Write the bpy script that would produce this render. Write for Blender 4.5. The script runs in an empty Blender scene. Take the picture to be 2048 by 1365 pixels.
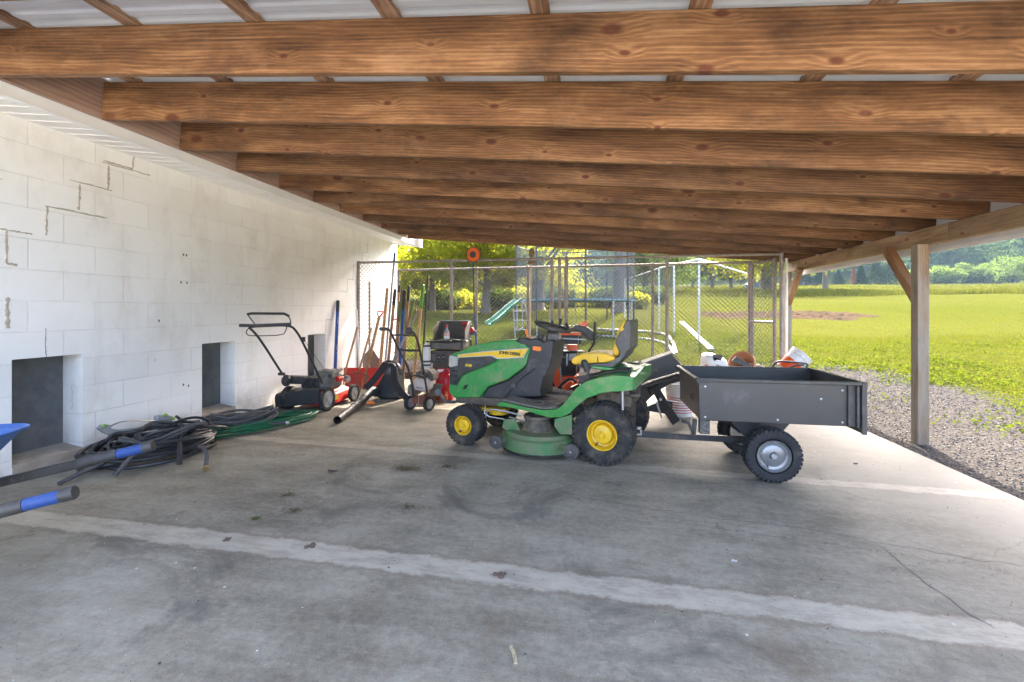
import bpy, bmesh, math, random
import numpy as np
from mathutils import Matrix, Vector, Euler
R = math.radians
random.seed(7)
rng = np.random.default_rng(11)
SC = bpy.context.scene
COL = SC.collection
# ------------------------------------------------------------------ camera model (eye point, lens, yaw)
H, F, VH, UC, YAW = 1.285, 911.0, 622.0, 1024.0, R(10.3)
CY, SY = math.cos(YAW), math.sin(YAW)
def ray(u, v):
    r, z = (u-UC)/F, (VH-v)/F
    return Vector((r*CY-SY, r*SY+CY, z))            # per metre of forward depth
def G(u, v, z=0.0):                                  # point on a level plane
    d = ray(u, v); k = (z-H)/d.z
    return Vector((d.x*k, d.y*k, z))
def PY(u, v, y):                                     # point on a plane of constant y
    d = ray(u, v); k = y/d.y
    return Vector((d.x*k, y, H+d.z*k))
def PX(u, v, x):
    d = ray(u, v); k = x/d.x
    return Vector((x, d.y*k, H+d.z*k))
# ------------------------------------------------------------------ node helpers
class NT:
    def __init__(s, name):
        s.m = bpy.data.materials.new(name); s.m.use_nodes = True
        s.t = s.m.node_tree; s.t.nodes.clear()
        s.out = s.t.nodes.new('ShaderNodeOutputMaterial')
    def n(s, typ, ins=None, **kw):
        nd = s.t.nodes.new('ShaderNode'+typ)
        for k, v in kw.items(): setattr(nd, k, v)
        for k, v in (ins or {}).items(): s.put(nd.inputs[k], v)
        return nd
    def put(s, sock, v):
        if isinstance(v, bpy.types.Node): v = v.outputs[0]
        if isinstance(v, bpy.types.NodeSocket): s.t.links.new(v, sock)
        elif isinstance(v, (tuple, list)):
            try: sock.default_value = v
            except Exception: sock.default_value = tuple(v)+(1,)
        else:
            try: sock.default_value = v
            except Exception: sock.default_value = (v, v, v, 1)
    def math(s, op, a, b=0.0, c=0.0, clamp=False):
        return s.n('Math', {0: a, 1: b, 2: c}, operation=op, use_clamp=clamp)
    def mix(s, f, a, b, mode='MIX'):
        nd = s.n('Mix', data_type='RGBA', blend_type=mode)
        s.put(nd.inputs[0], f); s.put(nd.inputs[6], a); s.put(nd.inputs[7], b)
        return nd.outputs[2]
    def ramp(s, f, pts):
        nd = s.n('ValToRGB', {0: f}); e = nd.color_ramp.elements
        while len(e) < len(pts): e.new(0.5)
        for i, (p, c) in enumerate(pts):
            e[i].position = p
            e[i].color = (c, c, c, 1) if not isinstance(c, (tuple, list)) else tuple(c)+(1,)*(4-len(c))
        return nd.outputs[0]
    def noise(s, vec, scale, detail=4, rough=.55, dist=0.0):
        return s.n('TexNoise', {'Vector': vec, 'Scale': scale, 'Detail': detail, 'Roughness': rough, 'Distortion': dist})
    def coord(s, which='Object'):
        return s.n('TexCoord').outputs[which]
    def mapping(s, vec, scale=(1,1,1), loc=(0,0,0), rot=(0,0,0)):
        return s.n('Mapping', {'Vector': vec, 'Scale': scale, 'Location': loc, 'Rotation': rot})
    def bsdf(s, **k):
        b = s.n('BsdfPrincipled', {q.replace('_', ' '): v for q, v in k.items()})
        s.t.links.new(b.outputs[0], s.out.inputs[0]); return b
    def bump(s, h, strength=.3, dist=.01):
        return s.n('Bump', {'Height': h, 'Strength': strength, 'Distance': dist})
MAT = {}
def M(name, c1, c2=None, scale=9, rough=.55, metal=0.0, bump=.08, bscale=90, dirt=None, damt=.45, dscale=5, coat=0.0, rv=.12, spec=.5):
    """A painted / moulded / metal surface: two-tone mottling, dust or rust patches, slightly uneven gloss."""
    if name in MAT: return MAT[name]
    c2 = c2 or tuple(max(0, q*.78) for q in c1)
    t = NT(name); co = t.coord()
    n1 = t.noise(co, scale, 5, .6)
    col = t.mix(t.ramp(n1.outputs[0], [(.32, 0), (.68, 1)]), c1, c2)
    r = t.math('MULTIPLY_ADD', n1.outputs[0], rv*2, rough-rv)
    if dirt:
        nd = t.noise(co, dscale, 8, .7)
        f = t.ramp(nd.outputs[0], [(.62-.35*damt, 0), (.78-.2*damt, 1)])
        f = t.math('MULTIPLY', f, .85)
        col = t.mix(f, col, dirt); r = t.math('MAXIMUM', r, t.math('MULTIPLY', f, .85))
    b = t.bsdf(Base_Color=col, Roughness=r, Metallic=metal)
    b.inputs['Specular IOR Level'].default_value = spec
    if coat: b.inputs['Coat Weight'].default_value = coat
    if bump: t.put(b.inputs['Normal'], t.bump(t.noise(co, bscale, 3).outputs[0], bump, .004))
    MAT[name] = t.m; return t.m
# ------------------------------------------------------------------ mesh helpers
WM = {}
def frame(a, b):
    d = (b-a); L = d.length; d = d/L if L else Vector((0,0,1))
    up = Vector((0,0,1)) if abs(d.z) < .95 else Vector((1,0,0))
    x = d.cross(up).normalized(); y = x.cross(d).normalized()
    return d, x, y, L
class MB:
    def __init__(s, xf=None): s.v, s.f, s.mi, s.m, s.xf = [], [], [], 0, xf
    def add(s, vs, fs):
        o = len(s.v); s.v += [Vector(p) for p in vs]
        for f in fs: s.f.append(tuple(i+o for i in f)); s.mi.append(s.m)
    def box(s, c, d, rot=None):
        c = Vector(c); hx, hy, hz = d[0]/2, d[1]/2, d[2]/2
        q = [Vector((x,y,z)) for z in (-hz,hz) for x,y in ((-hx,-hy),(hx,-hy),(hx,hy),(-hx,hy))]
        if rot is not None:
            m = rot if isinstance(rot, Matrix) else Euler(rot).to_matrix()
            q = [m @ p for p in q]
        s.add([c+p for p in q], [(3,2,1,0),(4,5,6,7),(0,1,5,4),(1,2,6,5),(2,3,7,6),(3,0,4,7)]); return s
    def box2(s, a, b):
        return s.box([(a[i]+b[i])/2 for i in range(3)], [abs(b[i]-a[i]) for i in range(3)])
    def bar(s, a, b, w, h, up=None):
        """rectangular bar from a to b, w across (horizontal), h the other way"""
        a, b = Vector(a), Vector(b); d, x, y, L = frame(a, b)
        if up is not None:
            y = Vector(up); y = (y-d*y.dot(d)).normalized(); x = d.cross(y)
        q = [p+x*i*w/2+y*j*h/2 for p in (a, b) for i, j in ((-1,-1),(1,-1),(1,1),(-1,1))]
        s.add(q, [(3,2,1,0),(4,5,6,7),(0,1,5,4),(1,2,6,5),(2,3,7,6),(3,0,4,7)]); return s
    def cyl(s, a, b, r, r2=None, seg=14, cap=True):
        a, b = Vector(a), Vector(b); r2 = r if r2 is None else r2
        d, x, y, L = frame(a, b); q = []
        for p, rr in ((a, r), (b, r2)):
            q += [p+(x*math.cos(t)+y*math.sin(t))*rr for t in (2*math.pi*i/seg for i in range(seg))]
        fs = [(i, (i+1)%seg, seg+(i+1)%seg, seg+i) for i in range(seg)]
        if cap: fs += [tuple(range(seg-1,-1,-1)), tuple(range(seg, 2*seg))]
        s.add(q, fs); return s
    def tube(s, pts, r, seg=8, closed=False, smooth=0, cap=True):
        """r: one radius or a list"""
        pts = [Vector(p) for p in pts]
        for _ in range(smooth):
            n = len(pts); out = []
            if closed:
                for i in range(n): out += [pts[i]*.75+pts[(i+1)%n]*.25, pts[i]*.25+pts[(i+1)%n]*.75]
            else:
                out = [pts[0]]
                for i in range(n-1): out += [pts[i]*.75+pts[i+1]*.25, pts[i]*.25+pts[i+1]*.75]
                out.append(pts[-1])
            pts = out
        n = len(pts)
        if isinstance(r, (list, tuple)):
            k = len(r); rs = [r[min(k-1,int(i*(k-1)/(n-1)))]+(r[min(k-1,int(i*(k-1)/(n-1))+1)]-r[min(k-1,int(i*(k-1)/(n-1)))])*((i*(k-1)/(n-1))%1) for i in range(n)]
        else: rs = [r]*n
        x = None; q = []
        for i, p in enumerate(pts):
            a = pts[i-1] if (i or closed) else p; b = pts[(i+1)%n] if (i < n-1 or closed) else p
            d = (b-a).normalized() if (b-a).length else Vector((0,0,1))
            if x is None: _, x, _, _ = frame(Vector((0,0,0)), d)
            x = (x-d*x.dot(d)); x = x.normalized() if x.length > 1e-6 else frame(Vector((0,0,0)), d)[1]
            y = d.cross(x)
            q += [p+(x*math.cos(t)+y*math.sin(t))*rs[i] for t in (2*math.pi*j/seg for j in range(seg))]
        fs = []
        for i in range(n if closed else n-1):
            A, B = i*seg, ((i+1)%n)*seg
            fs += [(A+j, A+(j+1)%seg, B+(j+1)%seg, B+j) for j in range(seg)]
        if cap and not closed: fs += [tuple(range(seg-1,-1,-1)), tuple(range((n-1)*seg, n*seg))]
        s.add(q, fs); return s
    def lathe(s, prof, a, axis, seg=32, cap=True, arc=None, x0=None):
        """prof: (radius, distance along axis) pairs"""
        a = Vector(a); d = Vector(axis).normalized(); _, x, y, _ = frame(Vector((0,0,0)), d); q = []
        for r, h in prof:
            q += [a+d*h+(x*math.cos(t)+y*math.sin(t))*max(r, 1e-4) for t in (2*math.pi*i/seg for i in range(seg))]
        fs = []
        for i in range(len(prof)-1):
            A, B = i*seg, (i+1)*seg
            fs += [(A+j, A+(j+1)%seg, B+(j+1)%seg, B+j) for j in range(seg)]
        if cap: fs += [tuple(range(seg-1,-1,-1)), tuple(range((len(prof)-1)*seg, len(prof)*seg))]
        s.add(q, fs); return s
    def loft(s, rings, cap=True, closed=True):
        n = len(rings[0]); q = [p for r in rings for p in r]; fs = []
        for i in range(len(rings)-1):
            A, B = i*n, (i+1)*n
            fs += [(A+j, A+(j+1)%n, B+(j+1)%n, B+j) for j in range(n if closed else n-1)]
        if cap: fs += [tuple(range(n-1,-1,-1)), tuple(range((len(rings)-1)*n, len(rings)*n))]
        s.add(q, fs); return s
    def prism(s, poly, off):
        """polygon (3-D points) extruded by vector off (or per-vertex other side list)"""
        poly = [Vector(p) for p in poly]; n = len(poly)
        oth = [Vector(p) for p in off] if isinstance(off, list) else [p+Vector(off) for p in poly]
        s.add(poly+oth, [tuple(range(n)), tuple(range(2*n-1, n-1, -1))]+[(i, n+i, n+(i+1)%n, (i+1)%n) for i in range(n)]); return s
    def ball(s, c, r, seg=12, rings=8, sc=(1,1,1)):
        c = Vector(c); q = []; 
        for i in range(1, rings):
            ph = math.pi*i/rings
            for j in range(seg):
                t = 2*math.pi*j/seg
                q.append(c+Vector((math.sin(ph)*math.cos(t)*r*sc[0], math.sin(ph)*math.sin(t)*r*sc[1], math.cos(ph)*r*sc[2])))
        q += [c+Vector((0,0,r*sc[2])), c-Vector((0,0,r*sc[2]))]; a = len(q)-2; fs = []
        for i in range(rings-2):
            for j in range(seg): fs.append((i*seg+j, (i+1)*seg+j, (i+1)*seg+(j+1)%seg, i*seg+(j+1)%seg))
        for j in range(seg):
            fs.append((a, j, (j+1)%seg)); fs.append((a+1, (rings-2)*seg+(j+1)%seg, (rings-2)*seg+j))
        s.add(q, fs); return s
    def build(s, name, mats, parent=None, bevel=0, bseg=2, smooth=None, loc=None, fixn=True, angle=38):
        me = bpy.data.meshes.new(name)
        mats = mats if isinstance(mats, (list, tuple)) else [mats]
        pw = WM[parent.name] if parent is not None else (Matrix.Translation(Vector(loc)) if loc is not None else Matrix())
        inv = pw.inverted()
        xf = inv @ s.xf if s.xf is not None else inv
        me.from_pydata([tuple(xf @ p) for p in s.v], [], s.f)
        for m in mats: me.materials.append(m)
        if len(mats) > 1: me.polygons.foreach_set('material_index', s.mi)
        if fixn:
            bm = bmesh.new(); bm.from_mesh(me); bmesh.ops.recalc_face_normals(bm, faces=bm.faces); bm.to_mesh(me); bm.free()
        ob = bpy.data.objects.new(name, me); COL.objects.link(ob)
        if parent is not None: ob.parent = parent
        elif loc is not None: ob.location = loc
        WM[ob.name] = pw
        if bevel:
            b = ob.modifiers.new('bevel', 'BEVEL'); b.width = bevel; b.segments = bseg; b.limit_method = 'ANGLE'; b.angle_limit = R(30)
            b.use_clamp_overlap = True; b.harden_normals = True
        if smooth is None: smooth = True
        if smooth:
            me.polygons.foreach_set('use_smooth', [True]*len(me.polygons)); me.set_sharp_from_angle(angle=R(angle))
        return ob
def tag(o, label, cat, group=None, kind=None):
    o['label'] = label; o['category'] = cat
    if group: o['group'] = group
    if kind: o['kind'] = kind
    return o
def thing(name, label, cat, loc, rotz=0.0, group=None):
    o = bpy.data.objects.new(name, None); COL.objects.link(o); o.empty_display_size = .1
    o.location = loc; o.rotation_euler = (0, 0, rotz)
    WM[o.name] = Matrix.Translation(Vector(loc)) @ Matrix.Rotation(rotz, 4, 'Z')
    return tag(o, label, cat, group)
def part_empty(name, parent, mat):
    o = bpy.data.objects.new(name, None); COL.objects.link(o); o.parent = parent; o.empty_display_size = .05
    o.matrix_local = mat; WM[o.name] = WM[parent.name] @ mat; return o
def struct(o): o['kind'] = 'structure'; return o
def copy_tree(o, parent=None):
    c = o.copy(); COL.objects.link(c)
    if parent is not None: c.parent = parent
    for ch in list(o.children): copy_tree(ch, c)
    return c
def text_mesh(body, size, xf, depth=.001, shear=0.0, bold=0.0, sx=1.0, width=None):
    """letters as a mesh; xf takes the letters' plane (x right, y up, z out) to the world"""
    cu = bpy.data.curves.new('lettering', 'FONT'); cu.body = body; cu.size = size; cu.extrude = depth; cu.shear = shear
    cu.align_x = 'CENTER'; cu.align_y = 'CENTER'; cu.offset = bold
    ob = bpy.data.objects.new('lettering', cu); COL.objects.link(ob)
    dg = bpy.context.evaluated_depsgraph_get(); dg.update()
    me = bpy.data.meshes.new_from_object(ob.evaluated_get(dg))
    k = 1.0
    if width:
        xs = [v.co.x for v in me.vertices]; k = width/((max(xs)-min(xs))*sx)
    mb = MB(xf); mb.add([Vector((v.co.x*sx*k, v.co.y*k, v.co.z)) for v in me.vertices], [tuple(p.vertices) for p in me.polygons])
    bpy.data.objects.remove(ob); bpy.data.curves.remove(cu); bpy.data.meshes.remove(me)
    return mb
def quads_mesh(name, V, mat, loc=None, parent=None, k=4):
    """fast mesh from an (n*k,3) array of separate k-gons"""
    V = np.asarray(V, dtype=np.float32); n = len(V)//k
    pw = WM[parent.name] if parent is not None else (Matrix.Translation(Vector(loc)) if loc is not None else Matrix())
    inv = np.array(pw.inverted()); V = V @ inv[:3,:3].T.astype(np.float32)+inv[:3,3].astype(np.float32)
    me = bpy.data.meshes.new(name); me.vertices.add(n*k); me.vertices.foreach_set('co', V.ravel())
    me.loops.add(n*k); me.loops.foreach_set('vertex_index', np.arange(n*k, dtype=np.int32))
    me.polygons.add(n); me.polygons.foreach_set('loop_start', np.arange(0, n*k, k, dtype=np.int32))
    me.update(); me.validate(); me.materials.append(mat)
    ob = bpy.data.objects.new(name, me); COL.objects.link(ob); WM[ob.name] = pw
    if parent is not None: ob.parent = parent
    elif loc is not None: ob.location = loc
    return ob
# ------------------------------------------------------------------ materials of the setting
def wood(name, dark, mid, light, axis=0, knots=1.0, grain=1.0, grey=None, scale=1.0, rough=.6):
    t = NT(name); co = t.coord(); rnd = t.n('ObjectInfo').outputs['Random']
    off = t.n('CombineXYZ', {0: t.math('MULTIPLY', rnd, 37.0), 1: t.math('MULTIPLY', rnd, 3.0), 2: t.math('MULTIPLY', rnd, 11.0)})
    p = t.n('VectorMath', {0: co, 1: off}, operation='ADD')
    rot = {0: (0,0,0), 1: (0,0,R(90)), 2: (0,R(90),0)}[axis]
    p = t.mapping(p, (scale,)*3, (0,0,0), rot)
    # knots: cells long along the board
    sp = t.n('SeparateXYZ', {0: t.mapping(p, (2.3, 1, 4.4))}); vk = t.n('TexVoronoi', {'Vector': t.n('CombineXYZ', {0: sp.outputs[0], 1: sp.outputs[2], 2: 0.0}), 'Scale': 1.0, 'Randomness': 1.0}, voronoi_dimensions='2D')
    kon = t.n('MapRange', {0: t.n('SeparateColor', {0: vk.outputs['Color']}).outputs[0], 1: .27, 2: .28, 3: 1.0, 4: 0.0}).outputs[0]
    ksz = t.math('MULTIPLY_ADD', t.n('SeparateColor', {0: vk.outputs['Color']}).outputs[1], 1.3, .55)
    kd = t.math('ADD', t.math('MULTIPLY', vk.outputs['Distance'], ksz), kon)
    warp = t.math('MULTIPLY', t.ramp(kd, [(0.0, 1), (.32, 0)]), 1.3*knots)
    flow = t.noise(t.mapping(p, (.30, 1.5, 1.5)), 1.6, 4, .55)
    sx = t.n('SeparateXYZ', {0: p})
    rad = t.math('ADD', t.math('MULTIPLY', sx.outputs[2], 95.0), t.math('MULTIPLY', sx.outputs[1], 60.0))
    ph = t.math('ADD', t.math('MULTIPLY_ADD', flow.outputs[0], 13.0, rad), t.math('MULTIPLY', warp, 2.6))
    ring = t.math('MULTIPLY_ADD', t.math('SINE', t.math('MULTIPLY', ph, 3.1)), .5, .5)
    ring = t.math('POWER', ring, 1.7)
    fib = t.noise(t.mapping(p, (2.5, 130, 130)), 1.0, 4, .6)
    blot = t.noise(t.mapping(p, (1.0, 5, 5)), 1.5, 7, .68)
    g = t.math('ADD', t.math('MULTIPLY', ring, .11*grain), t.math('MULTIPLY', fib.outputs[0], .42))
    g = t.math('ADD', g, t.math('MULTIPLY', blot.outputs[0], .92))
    col = t.ramp(g, [(.50, dark), (.73, mid), (1.0, light)])
    halo = t.math('MULTIPLY', t.ramp(kd, [(.10, 1), (.24, 0)]), .10*knots)
    col = t.mix(halo, col, tuple(c*1.25 for c in light))
    kn = t.math('MULTIPLY', t.ramp(kd, [(.055, 1), (.11, 0)]), .9*knots)
    col = t.mix(kn, col, (dark[0]*1.7, dark[1]*1.0, dark[2]*.8))
    stain = t.ramp(t.noise(t.mapping(p, (.8, 3, 1.5)), 2.2, 6, .65).outputs[0], [(.54, 0), (.70, .6)])
    col = t.mix(stain, col, tuple(c*.55 for c in dark))
    lines = t.ramp(t.noise(t.mapping(p, (.5, 30, 34)), 1.0, 5, .65).outputs[0], [(.60, 0), (.70, .5)])
    col = t.mix(lines, col, tuple(c*.6 for c in dark))
    pale = t.ramp(t.noise(t.mapping(p, (1.7, 2.5, 2.5), (5,2,3)), 1.2, 6, .7).outputs[0], [(.54, 0), (.74, .42)])
    col = t.mix(pale, col, (light[0]*.92, light[1]*.95, light[2]*1.05))
    # each board its own tone
    col = t.mix(1.0, col, t.ramp(rnd, [(0, (.70,.68,.68)), (.5, (1.0,.95,.90)), (1, (1.25,1.18,1.08))]), 'MULTIPLY')
    if grey:
        gm = t.ramp(t.noise(t.mapping(p, (.7, 6, 6)), 2.0, 6, .7).outputs[0], [(.36, 0), (.6, .85)])
        col = t.mix(gm, col, grey)
    b = t.bsdf(Base_Color=col, Roughness=t.math('MULTIPLY_ADD', fib.outputs[0], .25, rough-.12))
    b.inputs['Specular IOR Level'].default_value = .35
    t.put(b.inputs['Normal'], t.bump(t.math('ADD', fib.outputs[0], t.math('MULTIPLY', ring, .35)), .35, .004))
    return t.m
W_RAFT = wood('stained rafter wood', (.042,.019,.008), (.152,.075,.030), (.34,.20,.098))
W_PURL = wood('purlin wood', (.12,.065,.036), (.34,.205,.12), (.66,.52,.40), axis=1, knots=.6)
W_BEAM = wood('pale beam wood', (.14,.085,.045), (.33,.225,.130), (.50,.375,.24), axis=1, knots=1.2, grain=.55)
W_POST = wood('weathered post wood', (.09,.052,.027), (.22,.140,.075), (.38,.28,.17), axis=2, knots=.8, grey=(.26,.235,.19))
W_BRACE = wood('brace wood', (.15,.07,.028), (.34,.19,.085), (.50,.33,.18), axis=0, knots=.7)
W_PLY = wood('plywood', (.28,.17,.12), (.42,.29,.22), (.52,.40,.33), axis=1, knots=0, grain=1.1, scale=.6)
W_TOOL = wood('ash tool handle', (.22,.12,.06), (.42,.26,.14), (.55,.38,.24), axis=2, knots=0, grain=.3)

def concrete():
    t = NT('slab concrete'); co = t.coord(); s = t.n('SeparateXYZ', {0: co}); x, y = s.outputs[0], s.outputs[1]
    big = t.noise(co, .55, 6, .62, .6); med = t.noise(t.mapping(co, (1, 2.2, 1), rot=(0,0,R(12))), 2.1, 8, .68)
    fine = t.noise(co, 26, 8, .7); brush = t.noise(t.mapping(co, (2.2, 42, 1), rot=(0,0,R(-9))), 1.5, 5, .6)
    g = t.math('ADD', t.math('MULTIPLY', big.outputs[0], .8), t.math('MULTIPLY', med.outputs[0], .55))
    g = t.math('ADD', g, t.math('MULTIPLY', fine.outputs[0], .42)); g = t.math('ADD', g, t.math('MULTIPLY', brush.outputs[0], .14)); grit = t.noise(co, 120, 4, .7); g = t.math('ADD', g, t.math('MULTIPLY_ADD', grit.outputs[0], .30, -.27))
    col = t.ramp(t.math('MULTIPLY', g, .56), [(.38, (.150,.130,.098)), (.50, (.275,.248,.192)), (.61, (.38,.350,.28))])
    # colour darkened towards the open side to offset the sky glare there
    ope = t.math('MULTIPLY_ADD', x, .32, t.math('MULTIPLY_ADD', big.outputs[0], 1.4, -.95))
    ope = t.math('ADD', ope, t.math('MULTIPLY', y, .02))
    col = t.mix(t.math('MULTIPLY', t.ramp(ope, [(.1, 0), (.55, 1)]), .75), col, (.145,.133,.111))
    # brown tint and stains
    st = t.ramp(t.noise(co, 1.7, 7, .7, .8).outputs[0], [(.58, 0), (.72, 1)])
    col = t.mix(t.math('MULTIPLY', st, .5), col, (.15,.105,.07))
    st2 = t.ramp(t.noise(t.mapping(co, loc=(7,3,0)), 1.1, 6, .7, 1.0).outputs[0], [(.56, 0), (.66, 1)])
    col = t.mix(t.math('MULTIPLY', st2, .55), col, (.085,.078,.068))
    sp = t.n('TexVoronoi', {'Vector': co, 'Scale': 9.0})
    col = t.mix(t.math('MULTIPLY', t.ramp(sp.outputs['Distance'], [(.035, 1), (.07, 0)]), t.ramp(med.outputs[0], [(.5, 0), (.6, .8)])), col, (.09,.075,.06))
    sp2 = t.n('TexVoronoi', {'Vector': t.mapping(co, loc=(3,9,1)), 'Scale': 5.0})
    col = t.mix(t.ramp(sp2.outputs['Distance'], [(.022, .8), (.04, 0)]), col, (.62,.6,.57))
    # filled joints: two pale bands right across the slab
    wob = t.math('MULTIPLY_ADD', t.noise(co, 5.5, 8, .78).outputs[0], .17, -.085)
    H0 = t.math('ADD', 0.0, 0.0)
    for y0, k, w, a in ((2.165, -.025, .085, .88), (3.87, -.055, .065, .55)):
        dy = t.math('SUBTRACT', t.math('SUBTRACT', y, t.math('MULTIPLY', x, k)), y0)
        dy = t.math('ABSOLUTE', t.math('ADD', dy, wob))
        m = t.n('MapRange', {0: dy, 1: w+.018, 2: w-.02, 3: 0.0, 4: 1.0}, interpolation_type='SMOOTHSTEP').outputs[0]
        mm = t.math('MULTIPLY', t.math('MULTIPLY', m, a), t.ramp(t.noise(t.mapping(co, (1,3,1)), 4.5, 8, .75).outputs[0], [(.36, .25), (.56, 1)]))
        col = t.mix(mm, col, t.mix(big.outputs[0], (.37,.32,.25), (.48,.435,.35)))
        edge = t.n('MapRange', {0: t.math('ABSOLUTE', t.math('SUBTRACT', dy, w+.012)), 1: .02, 2: .0, 3: 0.0, 4: .5*a}).outputs[0]
        col = t.mix(edge, col, (.17,.125,.09)); H0 = t.math('ADD', H0, t.math('MULTIPLY', m, .5))
    # a hairline crack wandering across
    cw = t.noise(t.mapping(co, (1,1,1)), 1.6, 9, .75)
    for y0, k in ((3.0, -.16), (1.75, .55)):
        dy = t.math('ABSOLUTE', t.math('ADD', t.math('SUBTRACT', t.math('SUBTRACT', y, t.math('MULTIPLY', x, k)), y0), t.math('MULTIPLY_ADD', cw.outputs[0], .7, -.35)))
        on = t.ramp(t.math('MULTIPLY', x, .5), [(.12 if y0 > 2 else .62, 0), (.2 if y0 > 2 else .7, 1)])
        c = t.math('MULTIPLY', t.n('MapRange', {0: dy, 1: .006, 2: .0015, 3: 0.0, 4: .75}).outputs[0], on)
        col = t.mix(c, col, (.06,.055,.05))
    rg = t.math('MULTIPLY_ADD', big.outputs[0], -.35, .78)
    b = t.bsdf(Base_Color=col, Roughness=t.math('MAXIMUM', rg, .62)); b.inputs['Specular IOR Level'].default_value = .12
    hh = t.math('ADD', t.math('MULTIPLY', fine.outputs[0], .5), t.math('MULTIPLY', brush.outputs[0], .5))
    t.put(b.inputs['Normal'], t.bump(t.math('ADD', hh, H0), .22, .006))
    return t.m
def blockwall():
    t = NT('painted block'); co = t.coord(); s = t.n('SeparateXYZ', {0: co})
    v = t.n('CombineXYZ', {0: s.outputs[1], 1: s.outputs[2], 2: 0.0})
    v = t.mapping(v, loc=(.12, -.149, 0))
    br = t.n('TexBrick', {'Vector': v, 'Scale': 1.0, 'Mortar Size': .0055, 'Mortar Smooth': .35, 'Brick Width': .486, 'Row Height': .243, 'Color1': (0,0,0,1), 'Color2': (1,1,1,1), 'Mortar': (.5,.5,.5,1)}, offset=.5)
    n1 = t.noise(co, 1.1, 6, .6); n2 = t.noise(co, 14, 8, .7); n3 = t.noise(t.mapping(co, (1, 1, .5)), 2.6, 8, .72)
    col = t.mix(t.ramp(n1.outputs[0], [(.35, 0), (.68, 1)]), (.86,.85,.815), (.80,.785,.74))
    col = t.mix(t.math('MULTIPLY', t.ramp(n3.outputs[0], [(.50, 0), (.74, 1)]), .42), col, (.52,.46,.37))
    # each block a hair different
    col = t.mix(t.math('MULTIPLY', br.outputs['Color'], .10), col, (.45,.42,.38))
    m = t.math('MULTIPLY', br.outputs['Fac'], t.ramp(t.noise(co, 1.9, 5, .7).outputs[0], [(.40, .05), (.66, .38)]))
    col = t.mix(m, col, (.40,.375,.33))
    ch = t.n('TexVoronoi', {'Vector': co, 'Scale': 7.0})
    col = t.mix(t.math('MULTIPLY', t.ramp(ch.outputs['Distance'], [(.03, 1), (.06, 0)]), t.ramp(n1.outputs[0], [(.45, 0), (.6, .8)])), col, (.17,.15,.13))
    # splash dirt low down
    low = t.math('MULTIPLY', t.n('MapRange', {0: s.outputs[2], 1: .34, 2: .0, 3: 0.0, 4: 1.0}).outputs[0], t.ramp(n3.outputs[0], [(.35, 0), (.62, .7)]))
    col = t.mix(low, col, (.27,.24,.21))
    b = t.bsdf(Base_Color=col, Roughness=.75)
    h = t.math('SUBTRACT', t.math('MULTIPLY', n2.outputs[0], .35), br.outputs['Fac'])
    t.put(b.inputs['Normal'], t.bump(h, .45, .006)); return t.m
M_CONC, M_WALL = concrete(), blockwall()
M_MORT = M('bare mortar repair', (.47,.42,.34), (.36,.32,.255), scale=20, rough=.9, bump=.5, bscale=60)
M_VINYL = M('white vinyl trim', (.82,.815,.79), (.76,.755,.73), scale=3, rough=.45, bump=.02)
M_ROOF = M('white roof sheet', (.66,.69,.72), (.56,.59,.62), scale=2, rough=.4, bump=.02)
M_EAVE = M('white eave metal', (.74,.72,.70), (.66,.64,.62), scale=3, rough=.4)
M_SLATE = M('dark niche board', (.055,.062,.068), (.10,.107,.112), scale=5, rough=.6, dirt=(.15,.14,.135), damt=.5, dscale=4)
M_SILL = M('bare concrete sill', (.36,.31,.25), (.26,.225,.18), scale=9, rough=.9, bump=.4, bscale=40)
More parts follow.
